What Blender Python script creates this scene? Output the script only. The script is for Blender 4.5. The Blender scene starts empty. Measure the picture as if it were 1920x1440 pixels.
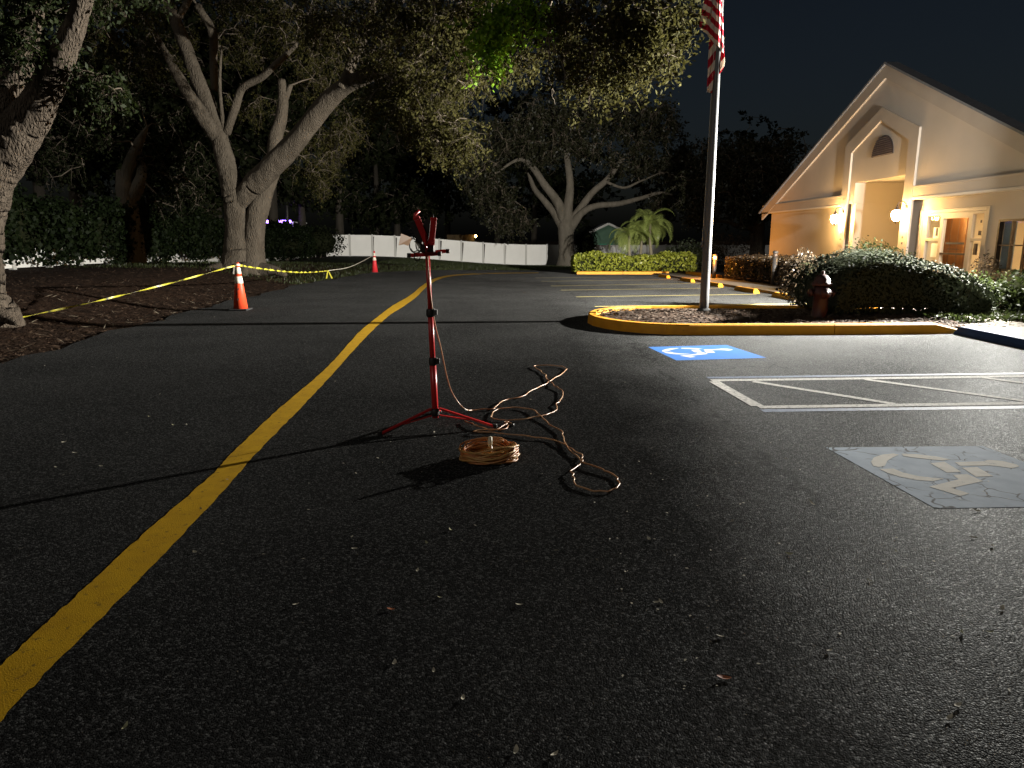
import bpy, math, random
import numpy as np
from mathutils import Vector, Matrix

# ------------------------------------------------------------------ camera, sky, light, exposure
scene = bpy.context.scene
CAM_H, FPX, PITCH = 1.5, 1331.0, math.radians(11.6)
cam = bpy.data.cameras.new("camera"); cam_ob = bpy.data.objects.new("camera", cam)
scene.collection.objects.link(cam_ob); scene.camera = cam_ob
cam.sensor_width = 36.0; cam.lens = 36.0 * FPX / 1920.0; cam.clip_end = 1500.0; cam.clip_start = 0.05
cam_ob.location = (0, 0, CAM_H); cam_ob.rotation_euler = (math.pi / 2 - PITCH, 0, 0)

FILL_EL, FILL_AZ = math.radians(32), math.radians(215)      # behind the camera, a little to the left
world = bpy.data.worlds.new("World"); scene.world = world; world.use_nodes = True
wn = world.node_tree.nodes; wn.clear()
sky = wn.new("ShaderNodeTexSky"); sky.sky_type = 'NISHITA'; sky.sun_disc = False
sky.sun_elevation = FILL_EL; sky.sun_rotation = FILL_AZ
sky.air_density = 1.0; sky.dust_density = 4.0
bgn = wn.new("ShaderNodeBackground"); bgn.inputs[1].default_value = 0.0032      # night: dimmed sky
wo = wn.new("ShaderNodeOutputWorld")
world.node_tree.links.new(sky.outputs[0], bgn.inputs[0]); world.node_tree.links.new(bgn.outputs[0], wo.inputs[0])

fill_sun = bpy.data.lights.new("fill_sun", 'SUN'); fill_sun.energy = 0.26; fill_sun.angle = math.radians(14); fill_sun.color = (1.0, 0.95, 0.86)  # added fill from behind the camera, standing in for unknown lights there
fill_sun_ob = bpy.data.objects.new("fill_sun", fill_sun); scene.collection.objects.link(fill_sun_ob)
fill_dir = Vector((math.sin(FILL_AZ) * math.cos(FILL_EL), math.cos(FILL_AZ) * math.cos(FILL_EL), math.sin(FILL_EL)))
fill_sun_ob.rotation_euler = fill_dir.to_track_quat('Z', 'Y').to_euler()

FLOOD_POS = (9.75, 13.4, 2.68)      # flood light on the corner of the building, just right of the picture
FLOOD_W = 36000.0
FAR_FILL_W = 44000.0  # power of the added spot that brightens the far end

vs = scene.view_settings
vs.view_transform = 'Standard'; vs.look = 'None'; vs.exposure = 0.0; vs.gamma = 1.0
scene.cycles.max_bounces = 6; scene.cycles.diffuse_bounces = 3; scene.cycles.glossy_bounces = 3
scene.cycles.transparent_max_bounces = 8; scene.cycles.sample_clamp_indirect = 4.0; scene.cycles.caustics_reflective = False

random.seed(7); RNG = np.random.default_rng(11)
PI = math.pi

# ------------------------------------------------------------------ terrain and pixel helpers
def sstep(t):
    t = np.clip(t, 0, 1); return t * t * (3 - 2 * t)
EDGE_Y = [-15, 0, 8.25, 11.8, 18.2, 24, 33.4, 37, 40.5, 43.5, 45.5, 46]
EDGE_X = [-5.4, -5.7, -6.04, -6.5, -6.8, -7.1, -6.7, -5.5, -3.8, -1.6, 1.5, 3.0]
def lot_edge(y): return np.interp(y, EDGE_Y, EDGE_X)
def gz(x, y):
    x = np.asarray(x, float); y = np.asarray(y, float)
    d = np.maximum(0, y - 15); r = d * d / (d + 3); r = np.minimum(r, 75)
    z = -0.0185 * r * sstep((x + 13) / 15)
    berm = 0.5 * sstep((lot_edge(np.minimum(y, 34)) - 0.1 - x) / 4.0) * (1 - sstep((y - 26) / 22)) * sstep((y + 8) / 14)
    return z + berm
def gzf(x, y): return float(gz(x, y))
CP, SP = math.cos(PITCH), math.sin(PITCH)
def ray(px, py):
    x = (px - 960) / FPX; y = -(py - 720) / FPX
    return Vector((x, CP + y * SP, -SP + y * CP))
def G(px, py, dz=0.0):
    d = ray(px, py); t = 0.5
    f = lambda t: CAM_H + t * d.z - gzf(t * d.x, t * d.y) - dz
    while t < 400 and f(t) > 0: t *= 1.02
    a, b = t / 1.02, t
    for _ in range(28):
        m = (a + b) / 2
        if f(m) > 0: a = m
        else: b = m
    return Vector((a * d.x, a * d.y, CAM_H + a * d.z))
def P3(px, py, Y):
    d = ray(px, py); t = Y / d.y
    return Vector((t * d.x, Y, CAM_H + t * d.z))

# ------------------------------------------------------------------ materials
def rgba(c): return (c[0], c[1], c[2], 1.0)
def mat(name, c1, c2=None, scale=8.0, rough=0.7, bump=0.0, bscale=None, spec=0.4, metal=0.0, detail=4, stretch=None, island=0.0,
        emit=None, estr=0.0, trans=0.0, bdist=0.02, coat=0.0):
    m = bpy.data.materials.new(name); m.use_nodes = True
    nt = m.node_tree; N = nt.nodes; L = nt.links
    b = N["Principled BSDF"]; b.inputs["Roughness"].default_value = rough
    b.inputs["Metallic"].default_value = metal; b.inputs["Specular IOR Level"].default_value = spec
    b.inputs["Base Color"].default_value = rgba(c1)
    if trans: b.inputs["Transmission Weight"].default_value = trans
    if coat: b.inputs["Coat Weight"].default_value = coat; b.inputs["Coat Roughness"].default_value = 0.15
    if emit is not None:
        b.inputs["Emission Color"].default_value = rgba(emit); b.inputs["Emission Strength"].default_value = estr
    tc = N.new("ShaderNodeTexCoord"); mp = N.new("ShaderNodeMapping")
    if stretch: mp.inputs["Scale"].default_value = stretch
    L.new(tc.outputs["Object"], mp.inputs["Vector"])
    if c2 is not None:
        no = N.new("ShaderNodeTexNoise"); no.inputs["Scale"].default_value = scale; no.inputs["Detail"].default_value = detail
        L.new(mp.outputs[0], no.inputs["Vector"])
        mr = N.new("ShaderNodeMapRange"); mr.inputs["From Min"].default_value = 0.3; mr.inputs["From Max"].default_value = 0.7
        L.new(no.outputs["Fac"], mr.inputs["Value"])
        mx = N.new("ShaderNodeMix"); mx.data_type = 'RGBA'
        mx.inputs["A"].default_value = rgba(c1); mx.inputs["B"].default_value = rgba(c2)
        fac = mr.outputs["Result"]
        if island > 0:
            ge = N.new("ShaderNodeNewGeometry"); mm = N.new("ShaderNodeMix"); mm.data_type = 'FLOAT'
            mm.inputs["Factor"].default_value = island
            L.new(mr.outputs["Result"], mm.inputs["A"]); L.new(ge.outputs["Random Per Island"], mm.inputs["B"])
            fac = mm.outputs["Result"]
        L.new(fac, mx.inputs["Factor"]); L.new(mx.outputs["Result"], b.inputs["Base Color"])
    if bump > 0:
        n2 = N.new("ShaderNodeTexNoise"); n2.inputs["Scale"].default_value = bscale or scale * 4; n2.inputs["Detail"].default_value = 5
        L.new(mp.outputs[0], n2.inputs["Vector"])
        bp = N.new("ShaderNodeBump"); bp.inputs["Strength"].default_value = bump; bp.inputs["Distance"].default_value = bdist
        L.new(n2.outputs["Fac"], bp.inputs["Height"]); L.new(bp.outputs[0], b.inputs["Normal"])
    return m

def leaf_mat(name, c1, c2, rough=0.45, transl=0.35, spec=0.35):
    m = mat(name, c1, c2, scale=1.2, rough=rough, spec=spec, island=0.65)
    nt = m.node_tree; N = nt.nodes; L = nt.links
    b = N["Principled BSDF"]; out = N["Material Output"]
    tr = N.new("ShaderNodeBsdfTranslucent"); mix = N.new("ShaderNodeMixShader"); mix.inputs[0].default_value = transl
    src = b.inputs["Base Color"].links[0].from_socket
    L.new(src, tr.inputs["Color"]); L.new(b.outputs[0], mix.inputs[1]); L.new(tr.outputs[0], mix.inputs[2]); L.new(mix.outputs[0], out.inputs[0])
    return m

def bark_mat(name, c1, c2, sc=1.0, bump=0.9, dist=0.05):
    m = mat(name, c1, c2, scale=5 * sc, rough=0.9, spec=0.15, stretch=(1, 1, 0.3))
    nt = m.node_tree; N = nt.nodes; L = nt.links
    b = N["Principled BSDF"]
    mp = [n for n in N if n.type == 'MAPPING'][0]
    nz = N.new("ShaderNodeTexNoise"); nz.inputs["Scale"].default_value = 3.0
    L.new(mp.outputs[0], nz.inputs["Vector"])
    ad = N.new("ShaderNodeMix"); ad.data_type = 'RGBA'; ad.blend_type = 'ADD'; ad.inputs["Factor"].default_value = 0.16
    L.new(mp.outputs[0], ad.inputs["A"]); L.new(nz.outputs["Color"], ad.inputs["B"])
    vo = N.new("ShaderNodeTexVoronoi"); vo.feature = 'DISTANCE_TO_EDGE'; vo.inputs["Scale"].default_value = 16 * sc
    L.new(ad.outputs["Result"], vo.inputs["Vector"])
    n2 = N.new("ShaderNodeTexNoise"); n2.inputs["Scale"].default_value = 40 * sc; n2.inputs["Detail"].default_value = 6
    L.new(mp.outputs[0], n2.inputs["Vector"])
    ma = N.new("ShaderNodeMath"); ma.operation = 'MULTIPLY_ADD'; ma.inputs[1].default_value = 1.6
    L.new(vo.outputs["Distance"], ma.inputs[0]); L.new(n2.outputs["Fac"], ma.inputs[2])
    bp = N.new("ShaderNodeBump"); bp.inputs["Strength"].default_value = bump; bp.inputs["Distance"].default_value = dist
    L.new(ma.outputs[0], bp.inputs["Height"]); L.new(bp.outputs[0], b.inputs["Normal"])
    return m

M = {}
def asphalt_mat():
    m = bpy.data.materials.new("asphalt"); m.use_nodes = True
    nt = m.node_tree; N = nt.nodes; L = nt.links; b = N["Principled BSDF"]
    tc = N.new("ShaderNodeTexCoord"); P = tc.outputs["Object"]
    def noise(s, d=4):
        n = N.new("ShaderNodeTexNoise"); n.inputs["Scale"].default_value = s; n.inputs["Detail"].default_value = d; L.new(P, n.inputs["Vector"]); return n.outputs["Fac"]
    def math_(op, a, bb=None, c=None):
        n = N.new("ShaderNodeMath"); n.operation = op
        for i, v in enumerate((a, bb, c)):
            if v is None: continue
            if isinstance(v, (int, float)): n.inputs[i].default_value = v
            else: L.new(v, n.inputs[i])
        return n.outputs[0]
    def rng_(v, a, bb, c=0, d=1):
        n = N.new("ShaderNodeMapRange"); L.new(v, n.inputs["Value"])
        n.inputs["From Min"].default_value = a; n.inputs["From Max"].default_value = bb
        n.inputs["To Min"].default_value = c; n.inputs["To Max"].default_value = d; return n.outputs["Result"]
    def mixc(f, a, bb):
        n = N.new("ShaderNodeMix"); n.data_type = 'RGBA'
        if isinstance(f, (int, float)): n.inputs["Factor"].default_value = f
        else: L.new(f, n.inputs["Factor"])
        for k, v in (("A", a), ("B", bb)):
            if isinstance(v, tuple): n.inputs[k].default_value = rgba(v)
            else: L.new(v, n.inputs[k])
        return n.outputs["Result"]
    sx = N.new("ShaderNodeSeparateXYZ"); L.new(P, sx.inputs[0])
    wob = math_('MULTIPLY_ADD', noise(1.1, 5), 0.9, -0.45)
    xx = math_('ADD', sx.outputs[0], wob)
    # older, coarser and paler mat in the stalls (x > 1.7 m) beyond the fresh sealcoat of the lane
    old = rng_(xx, 0.9, 2.3)
    yb = rng_(math_('ADD', sx.outputs[1], wob), 11.0, 13.5, 1.0, 0.35)
    old = math_('MULTIPLY', old, yb)
    wob2 = math_('MULTIPLY_ADD', noise(5.0, 7), 0.5, -0.25)
    seam = rng_(math_('ABSOLUTE', math_('ADD', math_('SUBTRACT', sx.outputs[0], 1.72), wob2)), 0.0, 0.05, 1.0, 0.0)
    seam = math_('MULTIPLY', seam, rng_(noise(1.6, 3), 0.40, 0.52))
    dx_ = N.new("ShaderNodeMix"); dx_.data_type = 'RGBA'; dx_.blend_type = 'ADD'; dx_.inputs["Factor"].default_value = 0.5
    nzc = N.new("ShaderNodeTexNoise"); nzc.inputs["Scale"].default_value = 2.2; nzc.inputs["Detail"].default_value = 6; L.new(P, nzc.inputs["Vector"])
    L.new(P, dx_.inputs["A"]); L.new(nzc.outputs["Color"], dx_.inputs["B"])
    crk = N.new("ShaderNodeTexVoronoi"); crk.feature = 'DISTANCE_TO_EDGE'; crk.inputs["Scale"].default_value = 0.55; L.new(dx_.outputs["Result"], crk.inputs["Vector"])
    crack = math_('MULTIPLY', rng_(crk.outputs["Distance"], 0.002, 0.010, 1.0, 0.0), math_('MULTIPLY', old, rng_(noise(0.9, 3), 0.48, 0.58)))
    seam = math_('MAXIMUM', seam, crack)
    agg = N.new("ShaderNodeTexVoronoi"); agg.inputs["Scale"].default_value = 120; L.new(P, agg.inputs["Vector"])
    agg2 = N.new("ShaderNodeTexVoronoi"); agg2.inputs["Scale"].default_value = 230; L.new(P, agg2.inputs["Vector"])
    fine = rng_(noise(60, 6), 0.35, 0.7)
    big = rng_(noise(0.7, 5), 0.35, 0.68)
    fresh = mixc(big, (0.016, 0.016, 0.0155), (0.028, 0.028, 0.027))
    worn = mixc(big, (0.040, 0.041, 0.040), (0.095, 0.097, 0.094))
    col = mixc(old, fresh, worn)
    sp = N.new("ShaderNodeSeparateColor"); L.new(agg.outputs["Color"], sp.inputs[0])
    stone = math_('MULTIPLY', rng_(sp.outputs[0], 0.66, 0.95), math_('MULTIPLY_ADD', old, 0.64, 0.25))
    col = mixc(stone, col, (0.28, 0.28, 0.27))
    sp2 = N.new('ShaderNodeSeparateColor'); L.new(agg2.outputs['Color'], sp2.inputs[0])
    pit = math_('MULTIPLY', rng_(sp2.outputs[1], 0.55, 0.9), 0.75)
    col = mixc(pit, col, (0.007, 0.007, 0.007))
    patch = math_('MULTIPLY', rng_(noise(2.2, 7), 0.55, 0.68), math_('MULTIPLY', old, 0.55))
    col = mixc(patch, col, (0.10, 0.102, 0.10))
    col = mixc(math_('MULTIPLY', seam, 0.8), col, (0.010, 0.010, 0.010))
    L.new(col, b.inputs["Base Color"])
    h1 = math_('SUBTRACT', 1.0, agg.outputs["Distance"])
    h2 = math_('SUBTRACT', 1.0, agg2.outputs["Distance"])
    h = math_('ADD', math_('MULTIPLY', h1, math_('MULTIPLY_ADD', old, 1.7, 0.4)), math_('MULTIPLY', h2, 0.35))
    h = math_('ADD', h, math_('MULTIPLY', noise(60, 5), 0.8))
    h = math_('ADD', h, math_('MULTIPLY', noise(9.0, 4), 0.5))
    bp = N.new("ShaderNodeBump"); bp.inputs["Strength"].default_value = 0.9; bp.inputs["Distance"].default_value = 0.0065
    L.new(h, bp.inputs["Height"]); L.new(bp.outputs[0], b.inputs["Normal"])
    L.new(rng_(noise(6, 4), 0.3, 0.7, 0.66, 0.84), b.inputs["Roughness"])
    b.inputs["Specular IOR Level"].default_value = 0.0
    df = N.new("ShaderNodeBsdfDiffuse"); L.new(col, df.inputs["Color"]); L.new(bp.outputs[0], df.inputs["Normal"]); df.inputs["Roughness"].default_value = 0.6
    gl = N.new("ShaderNodeBsdfGlossy"); gl.inputs["Roughness"].default_value = 0.48; gl.inputs["Color"].default_value = (0.9, 0.92, 0.92, 1); L.new(bp.outputs[0], gl.inputs["Normal"])
    ms = N.new("ShaderNodeMixShader"); L.new(math_('ADD', math_('MULTIPLY', stone, 0.07), math_('MULTIPLY_ADD', old, 0.034, 0.006)), ms.inputs[0]); L.new(df.outputs[0], ms.inputs[1]); L.new(gl.outputs[0], ms.inputs[2]); L.new(ms.outputs[0], N["Material Output"].inputs[0])
    return m

M['asphalt'] = asphalt_mat()
M['dirt'] = mat("pine_straw_soil", (0.01339, 0.00714, 0.004016), (0.03793, 0.02009, 0.01116), scale=3.5, rough=0.95, bump=1.0, bscale=30, bdist=0.06, spec=0.1, detail=8)
M['grass_soil'] = mat("grass_soil", (0.014, 0.0196, 0.007), (0.035, 0.0385, 0.0175), scale=2.0, rough=0.95, bump=1.0, bscale=25, bdist=0.05, spec=0.1)
M['litter'] = mat("litter", (0.021, 0.01176, 0.0063), (0.0924, 0.0588, 0.0378), scale=3, rough=0.9, island=1.0, spec=0.15)
M['drystick'] = mat("dry_stick", (0.22, 0.17, 0.12), (0.35, 0.3, 0.22), scale=3, rough=0.9, island=1.0, spec=0.15)
M['yellow'] = mat("yellow_road_paint", (0.46, 0.265, 0.003), (0.37, 0.205, 0.003), scale=9, rough=0.7, bump=0.6, bscale=190, bdist=0.004, spec=0.25)
M['kerb_yellow'] = mat("yellow_kerb_paint", (0.74, 0.33, 0.012), (0.60, 0.25, 0.012), scale=5, rough=0.65, bump=0.35, bscale=60, bdist=0.005)
M['stall'] = mat("pale_yellow_line", (0.74, 0.62, 0.19), (0.56, 0.48, 0.17), scale=20, rough=0.7, bump=0.6, bscale=110, bdist=0.005)
M['white_paint'] = mat("worn_white_paint", (0.74, 0.72, 0.67), (0.44, 0.43, 0.40), scale=26, rough=0.85, bump=0.6, bscale=120, bdist=0.005, detail=8, spec=0.15)
M['blue_paint'] = mat("fresh_blue_paint", (0.035, 0.19, 0.62), (0.03, 0.16, 0.52), scale=8, rough=0.6, bump=0.3, bscale=110, bdist=0.004)
M['blue_faded'] = mat("faded_blue_line", (0.19, 0.25, 0.36), (0.12, 0.15, 0.22), scale=18, rough=0.7, bump=0.5, bscale=110, bdist=0.005, detail=8)
def faded_mat():
    m = mat("faded_blue_square", (0.45, 0.53, 0.62), (0.32, 0.395, 0.48), scale=7, rough=0.85, bump=0.4, bscale=110, bdist=0.004, detail=8, spec=0.15)
    nt = m.node_tree; N = nt.nodes; L = nt.links; b = N["Principled BSDF"]
    src = b.inputs["Base Color"].links[0].from_socket
    mp = [n for n in N if n.type == 'MAPPING'][0]
    nz = N.new("ShaderNodeTexNoise"); nz.inputs["Scale"].default_value = 5; L.new(mp.outputs[0], nz.inputs["Vector"])
    ad = N.new("ShaderNodeMix"); ad.data_type = 'RGBA'; ad.blend_type = 'ADD'; ad.inputs["Factor"].default_value = 0.2
    L.new(mp.outputs[0], ad.inputs["A"]); L.new(nz.outputs["Color"], ad.inputs["B"])
    vo = N.new("ShaderNodeTexVoronoi"); vo.feature = 'DISTANCE_TO_EDGE'; vo.inputs["Scale"].default_value = 5.5; L.new(ad.outputs["Result"], vo.inputs["Vector"])
    mr = N.new("ShaderNodeMapRange"); mr.inputs["From Min"].default_value = 0.012; mr.inputs["From Max"].default_value = 0.04
    mr.inputs["To Min"].default_value = 1; mr.inputs["To Max"].default_value = 0; L.new(vo.outputs["Distance"], mr.inputs["Value"])
    n3 = N.new("ShaderNodeTexNoise"); n3.inputs["Scale"].default_value = 3.3; L.new(mp.outputs[0], n3.inputs["Vector"])
    m3 = N.new("ShaderNodeMapRange"); m3.inputs["From Min"].default_value = 0.47; m3.inputs["From Max"].default_value = 0.56; L.new(n3.outputs["Fac"], m3.inputs["Value"])
    mu = N.new("ShaderNodeMath"); mu.operation = 'MULTIPLY'; L.new(mr.outputs[0], mu.inputs[0]); L.new(m3.outputs[0], mu.inputs[1])
    mx = N.new("ShaderNodeMix"); mx.data_type = 'RGBA'; L.new(mu.outputs[0], mx.inputs["Factor"]); L.new(src, mx.inputs["A"])
    mx.inputs["B"].default_value = (0.03, 0.033, 0.035, 1); L.new(mx.outputs["Result"], b.inputs["Base Color"])
    return m
M['faded'] = faded_mat()
M['faded_white'] = mat("faded_white_symbol", (0.80, 0.77, 0.69), (0.66, 0.63, 0.56), scale=10, spec=0.15, rough=0.85, bump=0.4, bscale=110, bdist=0.004, detail=8)
M['sym_white'] = mat("symbol_white", (0.68, 0.70, 0.72), (0.6, 0.62, 0.66), scale=10, rough=0.65)
M['concrete'] = mat("sidewalk_concrete", (0.17, 0.15, 0.118), (0.135, 0.117, 0.092), scale=3, rough=0.85, bump=0.3, bscale=80, bdist=0.005)
M['mulch'] = mat("mulch", (0.035, 0.02, 0.013), (0.09, 0.055, 0.035), scale=6, rough=0.95, bump=1.0, bscale=40, bdist=0.05, spec=0.15)
M['chip'] = mat("mulch_chip", (0.025, 0.016, 0.011), (0.15, 0.11, 0.08), scale=6, rough=0.8, island=1.0, spec=0.25)
M['stucco'] = mat("stucco", (0.50, 0.435, 0.37), (0.44, 0.385, 0.325), scale=0.8, rough=0.9, bump=0.35, bscale=70, bdist=0.006, spec=0.15, detail=6)
M['trim'] = mat("taupe_trim", (0.43, 0.37, 0.31), (0.39, 0.335, 0.28), scale=1.5, rough=0.85, bump=0.2, bscale=70, bdist=0.004, spec=0.2)
M['roof'] = mat("roof_shingle", (0.17, 0.175, 0.19), (0.13, 0.135, 0.15), scale=9, rough=0.9)
M['soffit'] = mat("soffit", (0.62, 0.56, 0.48), (0.58, 0.52, 0.45), scale=3, rough=0.8)
M['louver'] = mat("louver", (0.17, 0.13, 0.13), (0.14, 0.11, 0.11), scale=6, rough=0.7)
M['casing'] = mat("door_casing", (0.50, 0.42, 0.33), (0.46, 0.385, 0.30), scale=4, rough=0.6)
M['wood'] = mat("orange_wood", (0.50, 0.21, 0.06), (0.40, 0.155, 0.04), scale=3, rough=0.5, stretch=(4, 4, 0.3))
M['interior'] = mat("interior_wall", (0.72, 0.62, 0.44), (0.68, 0.58, 0.41), scale=2, rough=0.9)
M['floor_in'] = mat("interior_floor", (0.32, 0.18, 0.10), (0.26, 0.14, 0.08), scale=3, rough=0.5)
M['paper'] = mat("paper", (0.75, 0.73, 0.68), (0.7, 0.68, 0.63), scale=5, rough=0.8)
M['ink'] = mat("ink", (0.05, 0.045, 0.045), (0.08, 0.07, 0.07), scale=9, rough=0.8)
M['blind'] = mat("blue_grey_blind", (0.26, 0.31, 0.36), (0.23, 0.28, 0.33), scale=5, rough=0.8)
def glass_mat():
    m = bpy.data.materials.new("clear_glass"); m.use_nodes = True
    N = m.node_tree.nodes; L = m.node_tree.links; out = N["Material Output"]; b = N["Principled BSDF"]
    b.inputs["Base Color"].default_value = (0.02, 0.02, 0.02, 1); b.inputs["Roughness"].default_value = 0.03
    t = N.new("ShaderNodeBsdfTransparent"); t.inputs[0].default_value = (0.9, 0.92, 0.92, 1)
    mx = N.new("ShaderNodeMixShader"); mx.inputs[0].default_value = 0.05; L.new(t.outputs[0], mx.inputs[1]); L.new(b.outputs[0], mx.inputs[2]); L.new(mx.outputs[0], out.inputs[0])
    return m
M['glass'] = glass_mat()
M['black'] = mat("black_metal", (0.018, 0.016, 0.015), (0.03, 0.027, 0.025), scale=12, rough=0.5)
M['rubber'] = mat("black_rubber", (0.022, 0.022, 0.022), (0.035, 0.035, 0.035), scale=9, rough=0.75)
M['bronze'] = mat("dark_bronze", (0.06, 0.045, 0.035), (0.09, 0.065, 0.05), scale=14, rough=0.5, metal=0.5)
M['lamp_glass'] = mat("lit_lamp_glass", (0.9, 0.8, 0.6), rough=0.4, emit=(1.0, 0.60, 0.21), estr=620.0)
M['orange_lamp'] = mat("lit_orange_lamp", (0.9, 0.6, 0.3), rough=0.4, emit=(1.0, 0.33, 0.025), estr=4.0)
M['ceiling_lamp'] = mat("lit_ceiling_panel", (0.9, 0.85, 0.7), rough=0.5, emit=(1.0, 0.74, 0.42), estr=32.0)
M['flood_lens'] = mat("lit_flood_lens", (0.9, 0.9, 0.9), rough=0.3, emit=(1.0, 0.95, 0.84), estr=30.0)
M['purple_glow'] = mat("purple_roof_glow", (0.5, 0.3, 0.9), rough=0.4, emit=(0.30, 0.14, 1.0), estr=14.0)  # emission stands in for the purple light on the carport roof
M['porch_lamp'] = mat("lit_porch_bulb", (0.9, 0.7, 0.4), rough=0.4, emit=(1.0, 0.62, 0.2), estr=60.0)
M['red'] = mat("red_powder_coat", (0.54, 0.0189, 0.0189), (0.4455, 0.01485, 0.01485), scale=7, rough=0.35, spec=0.5)
M['red_dark'] = mat("shade_darkened_hydrant", (0.033, 0.0048, 0.0042), (0.024, 0.0036, 0.003), scale=9, rough=0.55, bump=0.2, bscale=60)  # hedge shade is put into the red: whole hydrant darkened
M['copper'] = leaf_mat("crumpled_tan_film", (0.34, 0.19, 0.095), (0.48, 0.31, 0.18), rough=0.35, transl=0.5)
M['orange_cord'] = mat("orange_cord", (0.50, 0.17, 0.05), (0.46, 0.22, 0.08), scale=6, rough=0.45, spec=0.5)
M['tan_cord'] = mat("faded_orange_cord", (0.34, 0.13, 0.05), (0.52, 0.32, 0.17), scale=3, rough=0.35, spec=0.5)
M['gold_cord'] = mat("golden_orange_cord", (0.50, 0.24, 0.06), (0.58, 0.36, 0.13), scale=5, rough=0.4, spec=0.5)
M['plug'] = mat("pale_plug", (0.65, 0.58, 0.42), (0.55, 0.48, 0.34), scale=8, rough=0.5)
M['cone'] = mat("orange_cone", (0.80, 0.085, 0.025), (0.66, 0.06, 0.02), scale=5, rough=0.5, spec=0.4)
M['cone_pink'] = mat("red_orange_cone", (0.72, 0.035, 0.045), (0.6, 0.03, 0.04), scale=5, rough=0.5)
M['reflect'] = mat("white_reflective_band", (0.85, 0.78, 0.66), (0.75, 0.66, 0.54), scale=12, rough=0.4)
def tape_mat():
    m = mat("yellow_caution_tape", (0.62, 0.56, 0.05), (0.50, 0.44, 0.05), scale=3, rough=0.4, spec=0.5)
    nt = m.node_tree; N = nt.nodes; L = nt.links; b = N["Principled BSDF"]
    src = b.inputs["Base Color"].links[0].from_socket
    at = N.new("ShaderNodeAttribute"); at.attribute_name = "print"
    mx = N.new("ShaderNodeMix"); mx.data_type = 'RGBA'; L.new(at.outputs["Fac"], mx.inputs["Factor"]); L.new(src, mx.inputs["A"]); mx.inputs["B"].default_value = (0.03, 0.03, 0.025, 1)
    L.new(mx.outputs["Result"], b.inputs["Base Color"]); return m
M['tape'] = tape_mat()
M['string'] = mat("pale_string", (0.55, 0.5, 0.42), rough=0.7)
M['pole'] = mat("brushed_aluminium_pole", (0.10, 0.10, 0.10), (0.085, 0.085, 0.085), scale=6, rough=0.4, metal=0.0)
M['vinyl'] = mat("white_vinyl", (0.78, 0.77, 0.73), (0.70, 0.69, 0.65), scale=0.9, rough=0.55, detail=5)
M['vinyl_post'] = mat("shade_toned_vinyl", (0.50, 0.49, 0.46), (0.44, 0.43, 0.40), scale=0.9, rough=0.6)  # posts darkened evenly to stand in for the shadow lines beside them
M['green_wall'] = mat("green_siding", (0.12, 0.22, 0.15), (0.10, 0.19, 0.13), scale=2, rough=0.85)
M['green_bin'] = mat("green_panel", (0.05, 0.36, 0.22), (0.04, 0.30, 0.18), scale=3, rough=0.6)
M['white_trim'] = mat("white_trim", (0.72, 0.72, 0.68), (0.66, 0.66, 0.62), scale=4, rough=0.6)
M['tan_wall'] = mat("tan_wall", (0.06, 0.04, 0.016), (0.05, 0.032, 0.012), scale=3, rough=0.9)
M['ada_blue'] = mat("dark_blue_wheel_stop", (0.02, 0.055, 0.14), (0.018, 0.04, 0.1), scale=7, rough=0.7, bump=0.3, bscale=60)
M['leaf_bit'] = mat("leaf_bit", (0.204, 0.18, 0.132), (0.3, 0.282, 0.228), scale=20, rough=0.8)
M['leaf_pale'] = mat("dry_leaf_pale", (0.50, 0.44, 0.32), (0.68, 0.64, 0.52), scale=20, rough=0.7)
M['leaf_green'] = mat("dry_leaf_olive", (0.34, 0.33, 0.18), (0.46, 0.44, 0.27), scale=20, rough=0.7)
M['leaf_brown'] = mat("dry_leaf_brown", (0.34, 0.10, 0.04), (0.48, 0.18, 0.08), scale=20, rough=0.6)
M['bark_near'] = bark_mat("furrowed_bark", (0.068, 0.0528, 0.0384), (0.12, 0.096, 0.072), 1.3, 1.0, 0.06)
M['bark'] = bark_mat("oak_bark", (0.0612, 0.04968, 0.036), (0.1008, 0.08352, 0.06264), 1.0, 0.8, 0.05)
M['bark_far'] = bark_mat("grey_bark", (0.0936, 0.0828, 0.06336), (0.144, 0.126, 0.1008), 0.7, 0.6, 0.05)
M['bark_dark'] = bark_mat("dark_bark", (0.03, 0.026, 0.02), (0.05, 0.043, 0.034), 0.7, 0.6, 0.05)
M['twig'] = mat("twig_bark", (0.0825, 0.0675, 0.04875), (0.1425, 0.1162, 0.09), scale=3, rough=0.9, spec=0.15)
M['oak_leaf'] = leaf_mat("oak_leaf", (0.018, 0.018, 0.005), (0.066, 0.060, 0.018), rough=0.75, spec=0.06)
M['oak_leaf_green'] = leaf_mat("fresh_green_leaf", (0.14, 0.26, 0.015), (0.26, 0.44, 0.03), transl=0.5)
M['near_leaf'] = leaf_mat("near_leaf", (0.00975, 0.01575, 0.00375), (0.027, 0.0375, 0.00975), rough=0.65, spec=0.2)
M['far_leaf'] = leaf_mat("far_leaf", (0.0182, 0.0196, 0.0084), (0.0406, 0.042, 0.0196))
M['dark_leaf'] = leaf_mat("dark_leaf", (0.007, 0.0098, 0.0035), (0.0168, 0.021, 0.007), rough=0.7, spec=0.1)
M['ivy'] = leaf_mat("ivy_leaf", (0.00448, 0.00896, 0.0028), (0.01568, 0.02464, 0.00672), rough=0.6, spec=0.15)
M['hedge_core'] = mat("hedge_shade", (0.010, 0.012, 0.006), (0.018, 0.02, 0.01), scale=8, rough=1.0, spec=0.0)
M['hedge_leaf'] = leaf_mat("hedge_leaf", (0.0132, 0.018, 0.009), (0.0372, 0.0462, 0.024), rough=0.6, transl=0.12, spec=0.25)
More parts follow.
